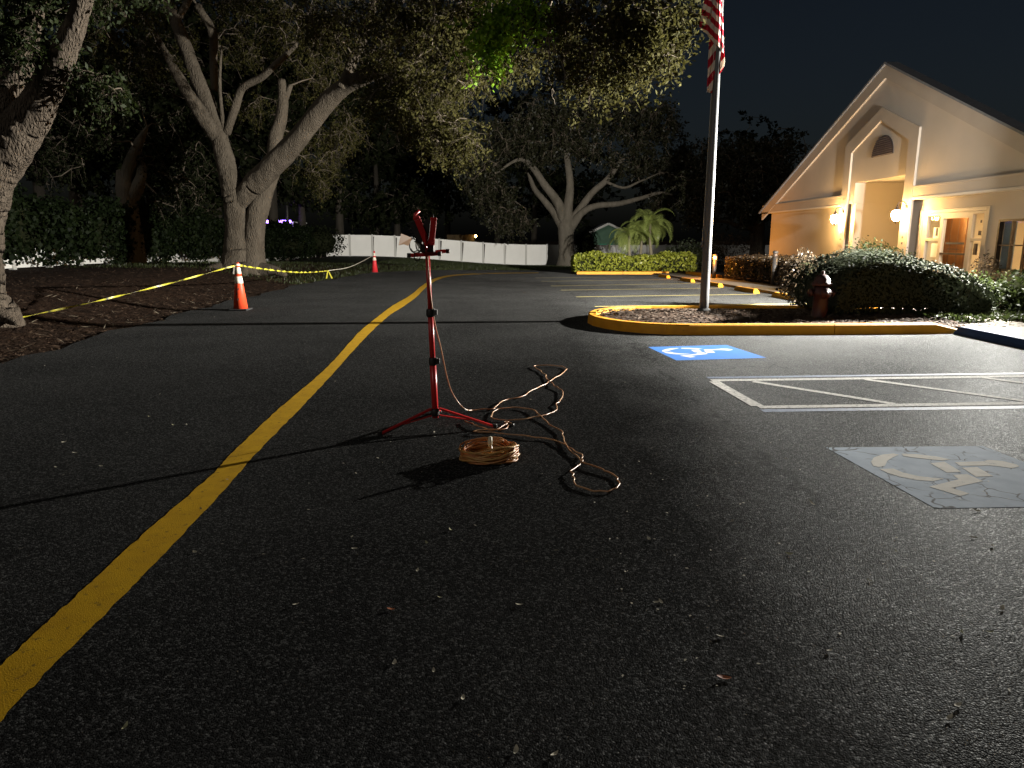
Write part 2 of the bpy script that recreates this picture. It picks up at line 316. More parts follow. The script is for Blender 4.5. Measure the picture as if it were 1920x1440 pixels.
M['yellow_leaf'] = leaf_mat("yellow_green_leaf", (0.13, 0.16, 0.02), (0.34, 0.36, 0.05), rough=0.4)
M['red_leaf'] = leaf_mat("red_brown_leaf", (0.0288, 0.0216, 0.0144), (0.0816, 0.0576, 0.0336), rough=0.4)
M['bright_leaf'] = leaf_mat("bright_shrub_leaf", (0.0126, 0.0189, 0.00504), (0.0315, 0.042, 0.01176), rough=0.6, spec=0.2)
M['palm_leaf'] = leaf_mat("palm_leaf", (0.1755, 0.2295, 0.054), (0.351, 0.405, 0.1215), rough=0.4)
M['palm_trunk'] = mat("palm_trunk", (0.25, 0.22, 0.15), (0.16, 0.14, 0.09), scale=14, rough=0.9, stretch=(0.5, 0.5, 2.5))
M['grass'] = leaf_mat("grass_blade", (0.021, 0.0315, 0.0084), (0.0525, 0.063, 0.021))

def add_wear(m, thr, soft, scale, col):
    nt = m.node_tree; N = nt.nodes; L = nt.links; b = N["Principled BSDF"]; src = b.inputs["Base Color"].links[0].from_socket
    tc = N.new("ShaderNodeTexCoord"); n = N.new("ShaderNodeTexNoise"); n.inputs["Scale"].default_value = scale; n.inputs["Detail"].default_value = 9; n.inputs["Roughness"].default_value = 0.7
    L.new(tc.outputs["Object"], n.inputs["Vector"]); mr = N.new("ShaderNodeMapRange"); L.new(n.outputs["Fac"], mr.inputs["Value"])
    mr.inputs["From Min"].default_value = thr; mr.inputs["From Max"].default_value = thr + soft
    mx = N.new("ShaderNodeMix"); mx.data_type = 'RGBA'; L.new(mr.outputs["Result"], mx.inputs["Factor"]); L.new(src, mx.inputs["A"]); mx.inputs["B"].default_value = rgba(col)
    L.new(mx.outputs["Result"], b.inputs["Base Color"])
add_wear(M['yellow'], 0.57, 0.10, 26, (0.10, 0.062, 0.01)); add_wear(M['white_paint'], 0.55, 0.08, 30, (0.06, 0.06, 0.058)); add_wear(M['blue_faded'], 0.55, 0.08, 28, (0.05, 0.05, 0.05))
add_wear(M['stall'], 0.58, 0.08, 24, (0.06, 0.055, 0.03)); add_wear(M['kerb_yellow'], 0.62, 0.12, 7, (0.22, 0.13, 0.04)); add_wear(M['faded_white'], 0.60, 0.1, 16, (0.2, 0.22, 0.24)); add_wear(M['faded'], 0.60, 0.12, 9, (0.10, 0.12, 0.14))
add_wear(M['stucco'], 0.58, 0.25, 0.6, (0.36, 0.31, 0.26)); add_wear(M['concrete'], 0.58, 0.2, 4, (0.13, 0.11, 0.09)); add_wear(M['vinyl'], 0.55, 0.3, 0.7, (0.55, 0.54, 0.49))

# ------------------------------------------------------------------ mesh helpers
COL = scene.collection
ORG = {}
class MB:
    def __init__(s): s.v = []; s.f = []; s.attr = None
    def add(s, vs_, fs):
        o = len(s.v); s.v.extend([tuple(p) for p in vs_]); s.f.extend([tuple(i + o for i in f) for f in fs]); return o
    def box(s, x0, x1, y0, y1, z0, z1, rot=0, piv=None):
        vs_ = [Vector((x, y, z)) for z in (z0, z1) for x, y in ((x0, y0), (x1, y0), (x1, y1), (x0, y1))]
        if rot:
            p = Vector(piv) if piv else Vector(((x0 + x1) / 2, (y0 + y1) / 2, 0)); R = Matrix.Rotation(rot, 3, 'Z')
            vs_ = [R @ (q - p) + p for q in vs_]
        s.add(vs_, [(3, 2, 1, 0), (4, 5, 6, 7), (0, 1, 5, 4), (1, 2, 6, 5), (2, 3, 7, 6), (3, 0, 4, 7)])
    def bar(s, a, b, w, h, up=(0, 0, 1)):
        a = Vector(a); b = Vector(b); d = (b - a).normalized(); u = Vector(up); sd = d.cross(u)
        if sd.length < 1e-4: sd = d.cross(Vector((1, 0, 0)))
        sd.normalize(); u = sd.cross(d)
        vs_ = [p + sd * sx * w / 2 + u * sz * h / 2 for p in (a, b) for sx, sz in ((-1, -1), (1, -1), (1, 1), (-1, 1))]
        s.add(vs_, [(3, 2, 1, 0), (4, 5, 6, 7), (0, 1, 5, 4), (1, 2, 6, 5), (2, 3, 7, 6), (3, 0, 4, 7)])
    def tube(s, pts, rad, n=8, cap=True, lump=0.0, ridge=0.0):
        pts = [Vector(p) for p in pts]; k = len(pts)
        if not hasattr(rad, '__len__'): rad = [rad] * k
        t0 = (pts[1] - pts[0]).normalized(); ref = Vector((0, 0, 1)) if abs(t0.z) < 0.9 else Vector((1, 0, 0))
        nrm = t0.cross(ref).normalized(); vs_ = []
        ph = [random.uniform(0, 6.28) for _ in range(3)]
        for i, p in enumerate(pts):
            t = (pts[min(i + 1, k - 1)] - pts[max(i - 1, 0)]).normalized()
            nrm = (nrm - t * nrm.dot(t)).normalized(); bn = t.cross(nrm)
            for j in range(n):
                a = 2 * PI * j / n; r = rad[i]
                if lump: r *= 1 + lump * (0.6 * math.sin(2 * a + ph[0] + i * 0.35) + 0.4 * math.sin(3 * a + ph[1] - i * 0.5) + 0.35 * math.sin(5 * a + ph[2] + i * 0.9))
                if ridge: r *= 1 + ridge * (abs(math.sin(7 * a + 1.3 * math.sin(i * .23 + ph[0]) + .5 * math.sin(i * .71))) + .6 * abs(math.sin(11 * a + ph[1] + 1.1 * math.sin(i * .31 + ph[2]))) - .9)
                vs_.append(p + (nrm * math.cos(a) + bn * math.sin(a)) * r)
        fs = [(i * n + j, i * n + (j + 1) % n, (i + 1) * n + (j + 1) % n, (i + 1) * n + j) for i in range(k - 1) for j in range(n)]
        if cap: fs += [tuple(range(n - 1, -1, -1)), tuple((k - 1) * n + j for j in range(n))]
        s.add(vs_, fs)
    def lathe(s, c, prof, n=20, axis='z'):
        c = Vector(c); vs_ = []
        for r, z in prof:
            for j in range(n):
                a = 2 * PI * j / n
                q = Vector((r * math.cos(a), r * math.sin(a), z))
                if axis == 'x': q = Vector((z, r * math.cos(a), r * math.sin(a)))
                if axis == 'y': q = Vector((r * math.cos(a), z, r * math.sin(a)))
                vs_.append(c + q)
        k = len(prof)
        fs = [(i * n + j, i * n + (j + 1) % n, (i + 1) * n + (j + 1) % n, (i + 1) * n + j) for i in range(k - 1) for j in range(n)]
        fs += [tuple(range(n - 1, -1, -1)), tuple((k - 1) * n + j for j in range(n))]
        s.add(vs_, fs)
    def prism_x(s, poly, x0, x1):     # poly of (y, z), extruded along x
        n = len(poly)
        vs_ = [(x0, y, z) for y, z in poly] + [(x1, y, z) for y, z in poly]
        s.add(vs_, [tuple(range(n)), tuple(range(2 * n - 1, n - 1, -1))] + [(i, i + n, (i + 1) % n + n, (i + 1) % n) for i in range(n)])

def mesh_np(name, V, F):
    me = bpy.data.meshes.new(name); V = np.asarray(V, np.float32); F = np.asarray(F, np.int32); n, k = F.shape
    me.vertices.add(len(V)); me.vertices.foreach_set("co", V.ravel())
    me.loops.add(n * k); me.loops.foreach_set("vertex_index", F.ravel())
    me.polygons.add(n); me.polygons.foreach_set("loop_start", np.arange(0, n * k, k, dtype=np.int32)); me.polygons.foreach_set("loop_total", np.full(n, k, np.int32))
    me.update(); me.validate(); return me

def tag(o, label=None, cat=None, group=None, kind=None):
    if label: o["label"] = label
    if cat: o["category"] = cat
    if group: o["group"] = group
    if kind: o["kind"] = kind
    return o
def empty(name, loc):
    o = bpy.data.objects.new(name, None); COL.objects.link(o); o.location = loc; o.empty_display_size = 0.1
    ORG[o.name] = Vector(loc); return o
def link(name, me, material, parent, org, smooth):
    if material is not None: me.materials.append(material)
    if smooth:
        me.polygons.foreach_set("use_smooth", [True] * len(me.polygons))
    o = bpy.data.objects.new(name, me); COL.objects.link(o)
    if parent is not None: o.parent = parent; ORG[o.name] = ORG[parent.name]
    else: o.location = org; ORG[o.name] = Vector(org)
    return o
def ob(name, mb, material, parent=None, org=(0, 0, 0), smooth=False, bevel=0.0):
    org = ORG[parent.name] if parent is not None else Vector(org)
    me = bpy.data.meshes.new(name)
    me.from_pydata([(p[0] - org.x, p[1] - org.y, p[2] - org.z) for p in mb.v], [], mb.f); me.update()
    o = link(name, me, material, parent, org, smooth)
    if bevel:
        bv = o.modifiers.new("bevel", 'BEVEL'); bv.width = bevel; bv.segments = 2; bv.limit_method = 'ANGLE'
    return o
def ob_np(name, V, F, material, parent=None, org=(0, 0, 0), smooth=False):
    org = ORG[parent.name] if parent is not None else Vector(org)
    me = mesh_np(name, np.asarray(V) - np.array(org), F)
    return link(name, me, material, parent, org, smooth)
def inst(name, me, loc, rz, parent):
    o = bpy.data.objects.new(name, me); COL.objects.link(o); o.parent = parent
    o.location = Vector(loc) - ORG[parent.name]; o.rotation_euler = (0, 0, rz); ORG[o.name] = Vector(loc); return o
def catmull(pts, sub=6):
    P = [np.array(p, float) for p in pts]; P = [2 * P[0] - P[1]] + P + [2 * P[-1] - P[-2]]; out = []
    for i in range(1, len(P) - 2):
        for k in range(sub):
            t = k / sub; a, b, c, d = P[i - 1:i + 3]
            out.append(0.5 * (2 * b + (c - a) * t + (2 * a - 5 * b + 4 * c - d) * t * t + (3 * b - a - 3 * c + d) * t ** 3))
    out.append(P[-2]); return out
def unit(a): return a / np.maximum(np.linalg.norm(a, axis=1, keepdims=True), 1e-6)
def leaf_quads(C, L, W, rng, nrm=None, nmix=0.0, droop=0.0):
    n = len(C); d = unit(rng.normal(size=(n, 3)))
    d[:, 2] -= droop; d = unit(d); q = unit(rng.normal(size=(n, 3)))
    if nrm is not None: q = unit(q * (1 - nmix) + nrm * nmix); d = unit(d - q * np.sum(d * q, 1, keepdims=True))
    s = unit(np.cross(d, q)); nn = np.cross(s, d)
    sz = rng.uniform(0.45, 1.5, size=(n, 1)); l = L * sz / 2; w = W * sz / 2
    V = np.stack([C - d * l, C + s * w + nn * w * 0.25, C + d * l, C - s * w + nn * w * 0.25], 1).reshape(-1, 3)
    return V, np.arange(4 * n).reshape(n, 4)

# ------------------------------------------------------------------ setting: ground, asphalt, markings
def grid_mesh(xs, ys, zf):
    X, Y = np.meshgrid(xs, ys); Z = zf(X, Y); V = np.stack([X, Y, Z], -1).reshape(-1, 3)
    nx, ny = len(xs), len(ys); i = (np.arange(ny - 1)[:, None] * nx + np.arange(nx - 1)[None]).ravel()
    return V, np.stack([i, i + 1, i + nx + 1, i + nx], 1)
xs = np.concatenate([np.linspace(-400, -40, 19), np.linspace(-38, 30, 137), np.linspace(34, 400, 19)])
ys = np.concatenate([np.linspace(-60, -6, 19), np.linspace(-5, 70, 151), np.linspace(72, 100, 12), np.linspace(110, 700, 20)])
V, F = grid_mesh(xs, ys, gz)
ground = ob_np("ground", V, F, M['dirt'], smooth=True); tag(ground, kind="structure")
# lawn strip at the far side of the driveway
xs = np.linspace(-14.5, 40, 90); ys = np.linspace(46.2, 110, 60)
V, F = grid_mesh(xs, ys, lambda X, Y: gz(X, Y) + 0.03)
lawn = ob_np("lawn", V, F, M['grass_soil'], smooth=True); tag(lawn, kind="structure")

ASP = 0.03
RX = 7.30
rows = np.concatenate([np.linspace(-14, 45, 119), np.linspace(45.2, 46.15, 4)]); nc = 34
vs_, fs = [], []
for y in rows:
    jit = 0.10 * math.sin(y * 2.1) + 0.07 * math.sin(y * 5.3 + 1) + 0.05 * math.sin(y * 11.7)
    xl = float(lot_edge(min(y, 46))) + jit; xr = RX if y < 37 else 26.0
    for k in range(nc + 1):
        x = xl + (xr - xl) * k / nc; vs_.append((x, y, gzf(x, y) + ASP))
mbv = MB(); w = nc + 1
fs = [(r * w + k, r * w + k + 1, (r + 1) * w + k + 1, (r + 1) * w + k) for r in range(len(rows) - 1) for k in range(nc)]
mbv.add(vs_, fs)
lot = ob("parking_lot", mbv, M['asphalt'], smooth=True); tag(lot, kind="structure")

def sheet(name, polys, material, dz, parent, sub=1):
    mb = MB()
    for p in polys: mb.add([(q[0], q[1], gzf(q[0], q[1]) + ASP + dz) for q in p], [tuple(range(len(p)))])
    return ob(name, mb, material, parent)
def strip(name, pairs, material, dz, parent, sub=4):
    A = catmull([G(*a) for a, b in pairs], sub); B = catmull([G(*b) for a, b in pairs], sub)
    polys = []; rng = random.Random(3)
    def wob(p, q, k): # slightly ragged painted edge
        d = Vector(q[:2]) - Vector(p[:2]); return (p[0] - d.x * 0.03 * k, p[1] - d.y * 0.03 * k)
    ka = [rng.uniform(-1, 1) for _ in A]; kb = [rng.uniform(-1, 1) for _ in A]
    AA = [wob(a, b, k) for a, b, k in zip(A, B, ka)]; BB = [wob(b, a, k) for a, b, k in zip(A, B, kb)]
    for i in range(len(A) - 1): polys.append([AA[i], BB[i], BB[i + 1], AA[i + 1]])
    return sheet(name, polys, material, dz, parent)
PAIRS = [((-160, 1430), (-160, 1560)), ((-60, 1325), (-60, 1440)), ((0, 1266), (0, 1374)), ((75, 1196), (95, 1270)), ((150, 1125), (190, 1175)), ((225, 1055), (265, 1096)), ((300, 986), (345, 1012)),
         ((397, 900), (444, 902)), ((428, 866), (469, 872)), ((494, 800), (537, 800)), ((550, 750), (587, 747)), ((594, 712), (630, 700)),
         ((631, 675), (660, 665)), ((675, 625), (697, 625)), ((712, 594), (731, 594)), ((737, 575), (757, 577)), ((769, 556), (780, 560)),
         ((796, 534), (802, 538)), ((818, 522.5), (824, 525)), ((850, 516.6), (853, 518.4)), ((900, 513.7), (900, 515.2)), ((960, 512.4), (960, 513.6)), ((1010, 512), (1010, 513.1))]
o = strip("lane_line", PAIRS, M['yellow'], 0.003, lot, 10)
def line(name, a, b, w, material, dz):
    a = Vector(a[:2]); b = Vector(b[:2]); n = max(1, int((b - a).length / 0.25)); d = (b - a).normalized(); s = Vector((-d.y, d.x)) * w / 2
    rng = random.Random(int(a.x * 100) + int(b.y * 10)); L_ = []; R_ = []
    for i in range(n + 1):
        p = a.lerp(b, i / n); L_.append(p + s * rng.uniform(0.9, 1.1)); R_.append(p - s * rng.uniform(0.9, 1.1))
    return sheet(name, [[L_[i], R_[i], R_[i + 1], L_[i + 1]] for i in range(n)], material, dz, lot)
for (a, b) in [((1115, 577.5), (1512, 572)), ((1080, 559), (1418, 554)), ((1052, 546), (1352, 542)), ((1033, 538), (1312, 533)), ((1015, 529), (1262, 525.5)), ((1004, 522.5), (1190, 520.5))]:
    line("stall_line", G(*a), G(*b), 0.10, M['stall'], 0.004)
# access aisle: white hatch inside blue outer lines
a0, a1 = G(1326, 713.5), G(1960, 704.5); line("aisle_blue_line", a0, a1, 0.085, M['blue_faded'], 0.002)
b0, b1 = G(1334, 719), G(1960, 710.5); line("aisle_white_line", b0, b1, 0.10, M['white_paint'], 0.0032)
c0, c1 = G(1422, 770), G(1960, 762); line("aisle_white_line", c0, c1, 0.10, M['white_paint'], 0.0032)
d0, d1 = G(1428, 776.5), G(1960, 769.5); line("aisle_blue_line", d0, d1, 0.10, M['blue_faded'], 0.002)
line("aisle_white_line", G(1338, 721), G(1420, 768), 0.11, M['white_paint'], 0.0044)
for a, b in [((1412, 721), (1676, 764)), ((1622, 717), (1925, 759)), ((1842, 714), (2130, 750))]:
    line("aisle_hatch_line", G(*a), G(*b), 0.09, M['white_paint'], 0.0044)
# accessible-parking squares with the wheelchair figure
zc = lambda x, y: (1520 + x / 4.8, 820 + y / 4.8)
SYM = [[(560, 300), (538, 262), (565, 222), (640, 196), (740, 186), (790, 198), (735, 222), (685, 255), (664, 300), (610, 312)],
       [(812, 188), (960, 194), (1130, 214), (1252, 240), (1180, 251), (1060, 240), (900, 221), (832, 210)],
       [(612, 328), (740, 325), (830, 362), (960, 393), (1080, 408), (1195, 418), (1090, 441), (950, 430), (800, 400), (690, 367)],
       [(1070, 275), (1200, 262), (1350, 355), (1222, 362)],
       [(1355, 318), (1490, 310), (1640, 395), (1482, 400)],
       [(1290, 265), (1540, 258), (1600, 245), (1720, 255), (1850, 288), (1872, 305), (1810, 323), (1700, 306), (1600, 296), (1340, 300)],
       [(1275, 382), (1400, 376), (1548, 440), (1262, 503), (1424, 553), (1340, 577), (1060, 490), (1325, 424)]]
symw = [[G(*zc(*p)) for p in poly] for poly in SYM]
SQ = [G(1548, 847), G(1842, 844), G(2010, 958), G(1752, 963)]
SQ[2] = SQ[1] + (SQ[3] - SQ[0])
sheet("accessible_square", [SQ], M['faded'], 0.002, lot)["label"] = "worn grey-blue accessible parking square with a cracked white wheelchair figure"
for poly in symw: sheet("wheelchair_figure", [poly], M['faded_white'], 0.0035, lot)
o0 = SQ[0]; eu = SQ[1] - SQ[0]; ev = SQ[3] - SQ[0]
Bq = [G(1215, 655), G(1362, 651), G(1437, 675.5), G(1268, 680.5)]
sheet("accessible_square", [Bq], M['blue_paint'], 0.002, lot)["label"] = "bright blue accessible parking square by the yellow kerb"
det = eu.x * ev.y - eu.y * ev.x
for poly in symw:
    q = []
    for p in poly:
        r = p - o0; u = (r.x * ev.y - r.y * ev.x) / det; v = (eu.x * r.y - eu.y * r.x) / det
        u = 0.06 + (u - 0.09) * 1.02
        q.append(Bq[0].lerp(Bq[1], u).lerp(Bq[3].lerp(Bq[2], u), v))
    sheet("wheelchair_figure", [q], M['sym_white'], 0.0035, lot)

# sidewalk slabs, planting strip
walk = empty("sidewalk", (RX, 10, 0)); tag(walk, kind="structure")
y = -8.0
while y < 36.5:
    mb = MB(); x0, x1 = RX + 0.006, 8.66; y0, y1 = y + 0.006, y + 1.494
    zt = [gzf(x0, y0) + 0.10, gzf(x1, y0) + 0.10, gzf(x1, y1) + 0.10, gzf(x0, y1) + 0.10]
    pts = [(x0, y0), (x1, y0), (x1, y1), (x0, y1)]
    mb.add([(p[0], p[1], z - 0.25) for p, z in zip(pts, zt)] + [(p[0], p[1], z) for p, z in zip(pts, zt)],
           [(3, 2, 1, 0), (4, 5, 6, 7), (0, 1, 5, 4), (1, 2, 6, 5), (2, 3, 7, 6), (3, 0, 4, 7)])
    ob("slab", mb, M['concrete'], walk); y += 1.5
V, F = grid_mesh(np.linspace(8.67, 10.9, 8), np.linspace(-6, 36, 60), lambda X, Y: gz(X, Y) + 0.08 + 0.03 * np.sin(X * 7 + Y * 3))
bed = ob_np("planting_bed", V, F, M['mulch'], smooth=True); tag(bed, kind="structure")

# traffic island: yellow kerb in three stones, mulch inside
isl = empty("traffic_island", (4.2, 12.6, 0)); tag(isl, kind="structure")
def island_outline(inset):
    pts = []; r = 1.55 - inset; yc = 12.55
    pts.append((7.28 - 0 * inset, 11.12 + inset)); pts.append((5.03, 10.98 + inset)); pts.append((3.0, 10.93 + inset))
    for k in range(0, 13):
        a = -PI / 2 - PI * k / 12; pts.append((2.75 + (1.42 - inset) * math.cos(a) * 1.0, yc + (1.62 - inset) * math.sin(a)))
    pts.append((3.4, 14.18 - inset)); pts.append((5.2, 14.2 - inset)); pts.append((7.28, 14.22 - inset))
    return pts
oo, ii = island_outline(0.0), island_outline(0.16)
def kerb_piece(i0, i1, ramp=False):
    mb = MB(); vs_ = []
    for i in range(i0, i1 + 1):
        (x, y), (u, v) = oo[i], ii[i]; h = 0.19
        if ramp and i == 0: h = 0.045
        x_ = x
        if i == i0 and i0 > 0: pass
        vs_ += [(x, y, -0.1), (x + (u - x) * 0.12, y + (v - y) * 0.12, h - 0.02), (x + (u - x) * 0.28, y + (v - y) * 0.28, h), (u, v, h), (u, v, -0.1)]
    n = i1 - i0 + 1
    fs = [(i * 5 + k, (i + 1) * 5 + k, (i + 1) * 5 + k + 1, i * 5 + k + 1) for i in range(n - 1) for k in range(4)]
    fs += [(4, 3, 2, 1, 0), tuple((n - 1) * 5 + k for k in range(5))]
    mb.add(vs_, fs); return ob("kerb_stone", mb, M['kerb_yellow'], isl, smooth=False)
# refine the straight runs so the stones end with a hairline joint
def gap(a, b, g): d = (Vector(b) - Vector(a)).normalized() * g; return (a[0] + d.x, a[1] + d.y)
oo2, ii2 = list(oo), list(ii)
ramp_o, ramp_i = gap(oo[0], oo[1], 0.62), gap(ii[0], ii[1], 0.62)
j_o1, j_o2 = oo[1], gap(oo[1], oo[2], 0.012); j_i1, j_i2 = ii[1], gap(ii[1], ii[2], 0.012)
oo = [oo[0], ramp_o, j_o1]; ii = [ii[0], ramp_i, j_i1]; kerb_piece(0, 2, ramp=True)
oo = [j_o2] + oo2[2:17]; ii = [j_i2] + ii2[2:17]; kerb_piece(0, len(oo) - 1)
oo = [gap(oo2[16], oo2[17], 0.012)] + oo2[17:]; ii = [gap(ii2[16], ii2[17], 0.012)] + ii2[17:]; kerb_piece(0, len(oo) - 1)
poly = island_outline(0.15); mb = MB(); cen = [(6.9 - 4.2 * k / 10, 12.6) for k in range(11)]
n = len(poly); vs_ = []
for ring, (s_, zz) in enumerate(((1.0, 0.12), (0.75, 0.165), (0.45, 0.19), (0.12, 0.20))):
    for (x, y) in poly:
        cx = min(max(x, 2.9), 7.28); vs_.append((cx + (x - cx) * s_, 12.58 + (y - 12.58) * s_, zz))
fs = [(r * n + i, r * n + i + 1, (r + 1) * n + i + 1, (r + 1) * n + i) for r in range(3) for i in range(n - 1)]
fs += [(3 * n + i, 3 * n + i + 1, 3 * n + n - 2 - i, 3 * n + n - 1 - i) for i in range(n // 2 - 1)]
mb.add(vs_, fs); ob("mulch_bed", mb, M['mulch'], isl, smooth=True)
def chips(name, n, fn, L, W, material, parent=None, kind="stuff", label=None, cat=None):
    C = np.array([fn() for _ in range(n)]); nrm = np.tile([[0, 0, 1.0]], (n, 1))
    V, F = leaf_quads(C, L, W, RNG, nrm, 0.72); o = ob_np(name, V, F, material, parent); o["kind"] = kind
    if label and parent is None: tag(o, label, cat)
    return o
def isl_pt():
    while True:
        x, y = random.uniform(1.45, 7.2), random.uniform(11.1, 14.05)
        if x < 2.8 and ((x - 2.75) / 1.25) ** 2 + ((y - 12.58) / 1.45) ** 2 > 1: continue
        d = min(1, abs(y - 12.58) / 1.45); return (x, y, 0.215 - 0.08 * d * d)
chips("mulch_chips", 5200, isl_pt, 0.075, 0.028, M['chip'], isl)
# leaf litter and pine straw on the soil at the left
def dirt_pt():
    while True:
        y = 7 + 30 * random.random() ** 1.6; x = float(lot_edge(y)) - abs(random.gauss(0, 3.2)) + 0.1
        if x > -15.5: return (x, y, gzf(x, y) + 0.02)
chips("leaf_litter", 16000, dirt_pt, 0.085, 0.022, M['litter'], None, "stuff", "brown pine straw and leaf litter on the bare soil", "leaf litter")
def stick_pt():
    y = 7.5 + 12 * random.random(); x = float(lot_edge(y)) - 0.2 - 3 * random.random() ** 1.5
    return (x, y, gzf(x, y) + 0.03)
chips("soil_twigs", 260, stick_pt, 0.17, 0.012, M['drystick'], None, "stuff", "pale twigs and chips strewn on the soil edge", "twigs")
# grass blades on the far lawn edge and at the shrub bed
def blades(name, n, fn, h, w, material, label, cat):
    P = np.array([fn() for _ in range(n)]); a = RNG.uniform(0, 6.28, n); s = np.stack([np.cos(a), np.sin(a), 0 * a], 1) * w / 2
    hh = h * RNG.uniform(0.5, 1.2, (n, 1)); top = P + np.concatenate([RNG.normal(0, 0.35, (n, 2)) * hh, hh], 1)
    V = np.stack([P - s, P + s, top], 1).reshape(-1, 3); o = ob_np(name, V, np.arange(3 * n).reshape(n, 3), material); tag(o, label, cat, kind="stuff"); return o
def far_grass():
    x = random.uniform(-9, 8); y = random.uniform(46.2, 60); return (x, y, gzf(x, y) + 0.02)
blades("lawn_grass", 14000, far_grass, 0.12, 0.03, M['grass'], "short grass verge in front of the white fence", "grass")
def side_grass():
    y = random.uniform(24, 46); x = float(lot_edge(y)) - random.random() ** 1.4 * 8; return (x, y, gzf(x, y) + 0.02)
blades("verge_grass", 9000, side_grass, 0.10, 0.025, M['grass'], "sparse dark grass on the verge under the trees", "grass")

# far kerb of the planting bay
fk = empty("bay_kerb", (5.5, 37.1, -0.36)); tag(fk, kind="structure")
for (xa, xb) in ((3.35, 5.7), (5.715, 8.1)):
    mb = MB(); za, zb = gzf(xa, 37.2), gzf(xb, 37.2)
    vs_ = []
    for x, z in ((xa, za), (xb, zb)): vs_ += [(x, 37.0, z - 0.1), (x, 37.03, z + 0.17), (x, 37.2, z + 0.19), (x, 37.22, z - 0.1)]
    mb.add(vs_, [(0, 4, 5, 1), (1, 5, 6, 2), (2, 6, 7, 3), (3, 2, 1, 0), (4, 5, 6, 7)]); ob("kerb_stone", mb, M['kerb_yellow'], fk)
for (ya, yb) in ((36.0, 33.2), (33.18, 30.4)):
    mb = MB(); vs_ = []
    for yy in (ya, yb):
        z = gzf(8.9, yy); vs_ += [(8.70, yy, z), (8.72, yy, z + 0.2), (8.9, yy, z + 0.21), (8.92, yy, z)]
    mb.add(vs_, [(0, 1, 5, 4), (1, 2, 6, 5), (2, 3, 7, 6), (0, 1, 2, 3), (7, 6, 5, 4)]); ob("kerb_stone", mb, M['kerb_yellow'], fk)
V, F = grid_mesh(np.linspace(3.35, 10.5, 14), np.linspace(37.2, 43, 10), lambda X, Y: gz(X, Y) + 0.12)
o = ob_np("bay_soil", V, F, M['mulch'], fk, smooth=True)

# ------------------------------------------------------------------ wheel stops
def wheel_stop(x, y, ln, material, label, group=None, rz=0.0, name="wheel_stop"):
    z = gzf(x, y) + ASP; mb = MB(); prof = [(-0.085, 0), (-0.085, 0.05), (-0.05, 0.125), (0.05, 0.125), (0.085, 0.05), (0.085, 0)]
    vs_ = []
    for s, ins in ((-1, 0), (-1, 1), (1, 1), (1, 0)):
        for (u, v) in prof:
            yy = s * (ln / 2 - (0.07 * v / 0.125 if True else 0)); vs_.append((u, yy, v)) if ins == (0 if True else 1) else None
    vs_ = [(u, -ln / 2 + 0.09 * v / 0.125, v) for u, v in prof] + [(u, ln / 2 - 0.09 * v / 0.125, v) for u, v in prof]
    R = Matrix.Rotation(rz, 3, 'Z'); sl = gzf(x, y + 1) - gzf(x, y)
    vs_ = [R @ Vector(q) + Vector((x, y, z + q[1] * sl)) for q in vs_]
    n = len(prof); mb.add(vs_, [(i, i + n, i + 1 + n, i + 1) for i in range(n - 1)] + [tuple(range(n)), tuple(range(2 * n - 1, n - 1, -1))])
    return tag(ob(name, mb, material, None, (x, y, z), bevel=0.012), label, "wheel stop", group)
GS = "wheel stops along the sidewalk"
for (y, w_) in ((17.9, "nearest, in the first stall past the fire hydrant"), (21.1, "second from the hydrant, behind the flagpole base"), (24.6, "third from the hydrant, left of the flagpole"), (28.3, "fourth from the hydrant, near the sidewalk corner"), (32.6, "farthest, beside the yellow-leaved hedge")):
    wheel_stop(6.92, y, 1.85, M['kerb_yellow'], "yellow concrete wheel stop, " + w_, GS)
wheel_stop(7.02, 9.95, 2.3, M['ada_blue'], "dark blue wheel stop in shade at the right edge beside the sidewalk", GS)

# ------------------------------------------------------------------ building
XF = 10.5
RY, RZ = 21.4, 6.3; LY, LZ = 30.8, 2.62; EY, EZ = 13.2, 2.62
def roof_z(y): return RZ - (y - RY) * (RZ - LZ) / (LY - RY) if y > RY else RZ - (RY - y) * (RZ - EZ) / (RY - EY)
bld = empty("gable_building", (11, 21.4, 0)); tag(bld, "beige stucco building with steep front gable, arched louver and lit entrance", "building")
mb = MB()
xw = 10.62
mb.prism_x([(22.75, 2.56), (LY - 0.4, 2.56), (LY - 0.4, roof_z(LY - 0.4) - 0.02), (22.75, roof_z(22.75) - 0.02)], xw, xw + 0.2)
mb.prism_x([(EY + 0.1, 2.56), (19.9, 2.56), (19.9, roof_z(19.9) - 0.02), (EY + 0.1, roof_z(EY + 0.1) - 0.02)], xw, xw + 0.2)
mb.prism_x([(19.9, 3.18), (22.75, 3.18), (22.75, roof_z(22.75) - 0.02), (RY, RZ - 0.02), (19.9, roof_z(19.9) - 0.02)], xw, xw + 0.2)
ob("gable_wall", mb, M['stucco'], bld)
mb = MB(); mb.box(10.70, 10.9, 22.76, 30.05, -0.4, 2.555); mb.box(10.9, 24, 29.9, 30.05, -0.4, 2.555); ob("side_wall", mb, M['stucco'], bld)
# passage behind the niche
mb = MB(); mb.box(10.901, 13.2, 22.76, 22.9, 0, 2.555); mb.box(10.822, 13.2, 22.76, 22.9, 2.557, 3.3); mb.box(13.2, 13.35, 19.7, 22.9, 0, 3.3); mb.box(10.617, 13.2, 19.75, 19.89, 0, 2.555); mb.box(10.83, 13.2, 19.75, 19.89, 2.555, 3.3)
ob("passage_wall", mb, M['stucco'], bld)
mb = MB(); mb.box(10.83, 13.2, 19.9, 22.75, 3.19, 3.29); ob("passage_ceiling", mb, M['soffit'], bld)
mb = MB(); mb.box(10.3, 13.2, 19.9, 22.75, -0.1, 0.10); ob("passage_floor", mb, M['concrete'], bld)
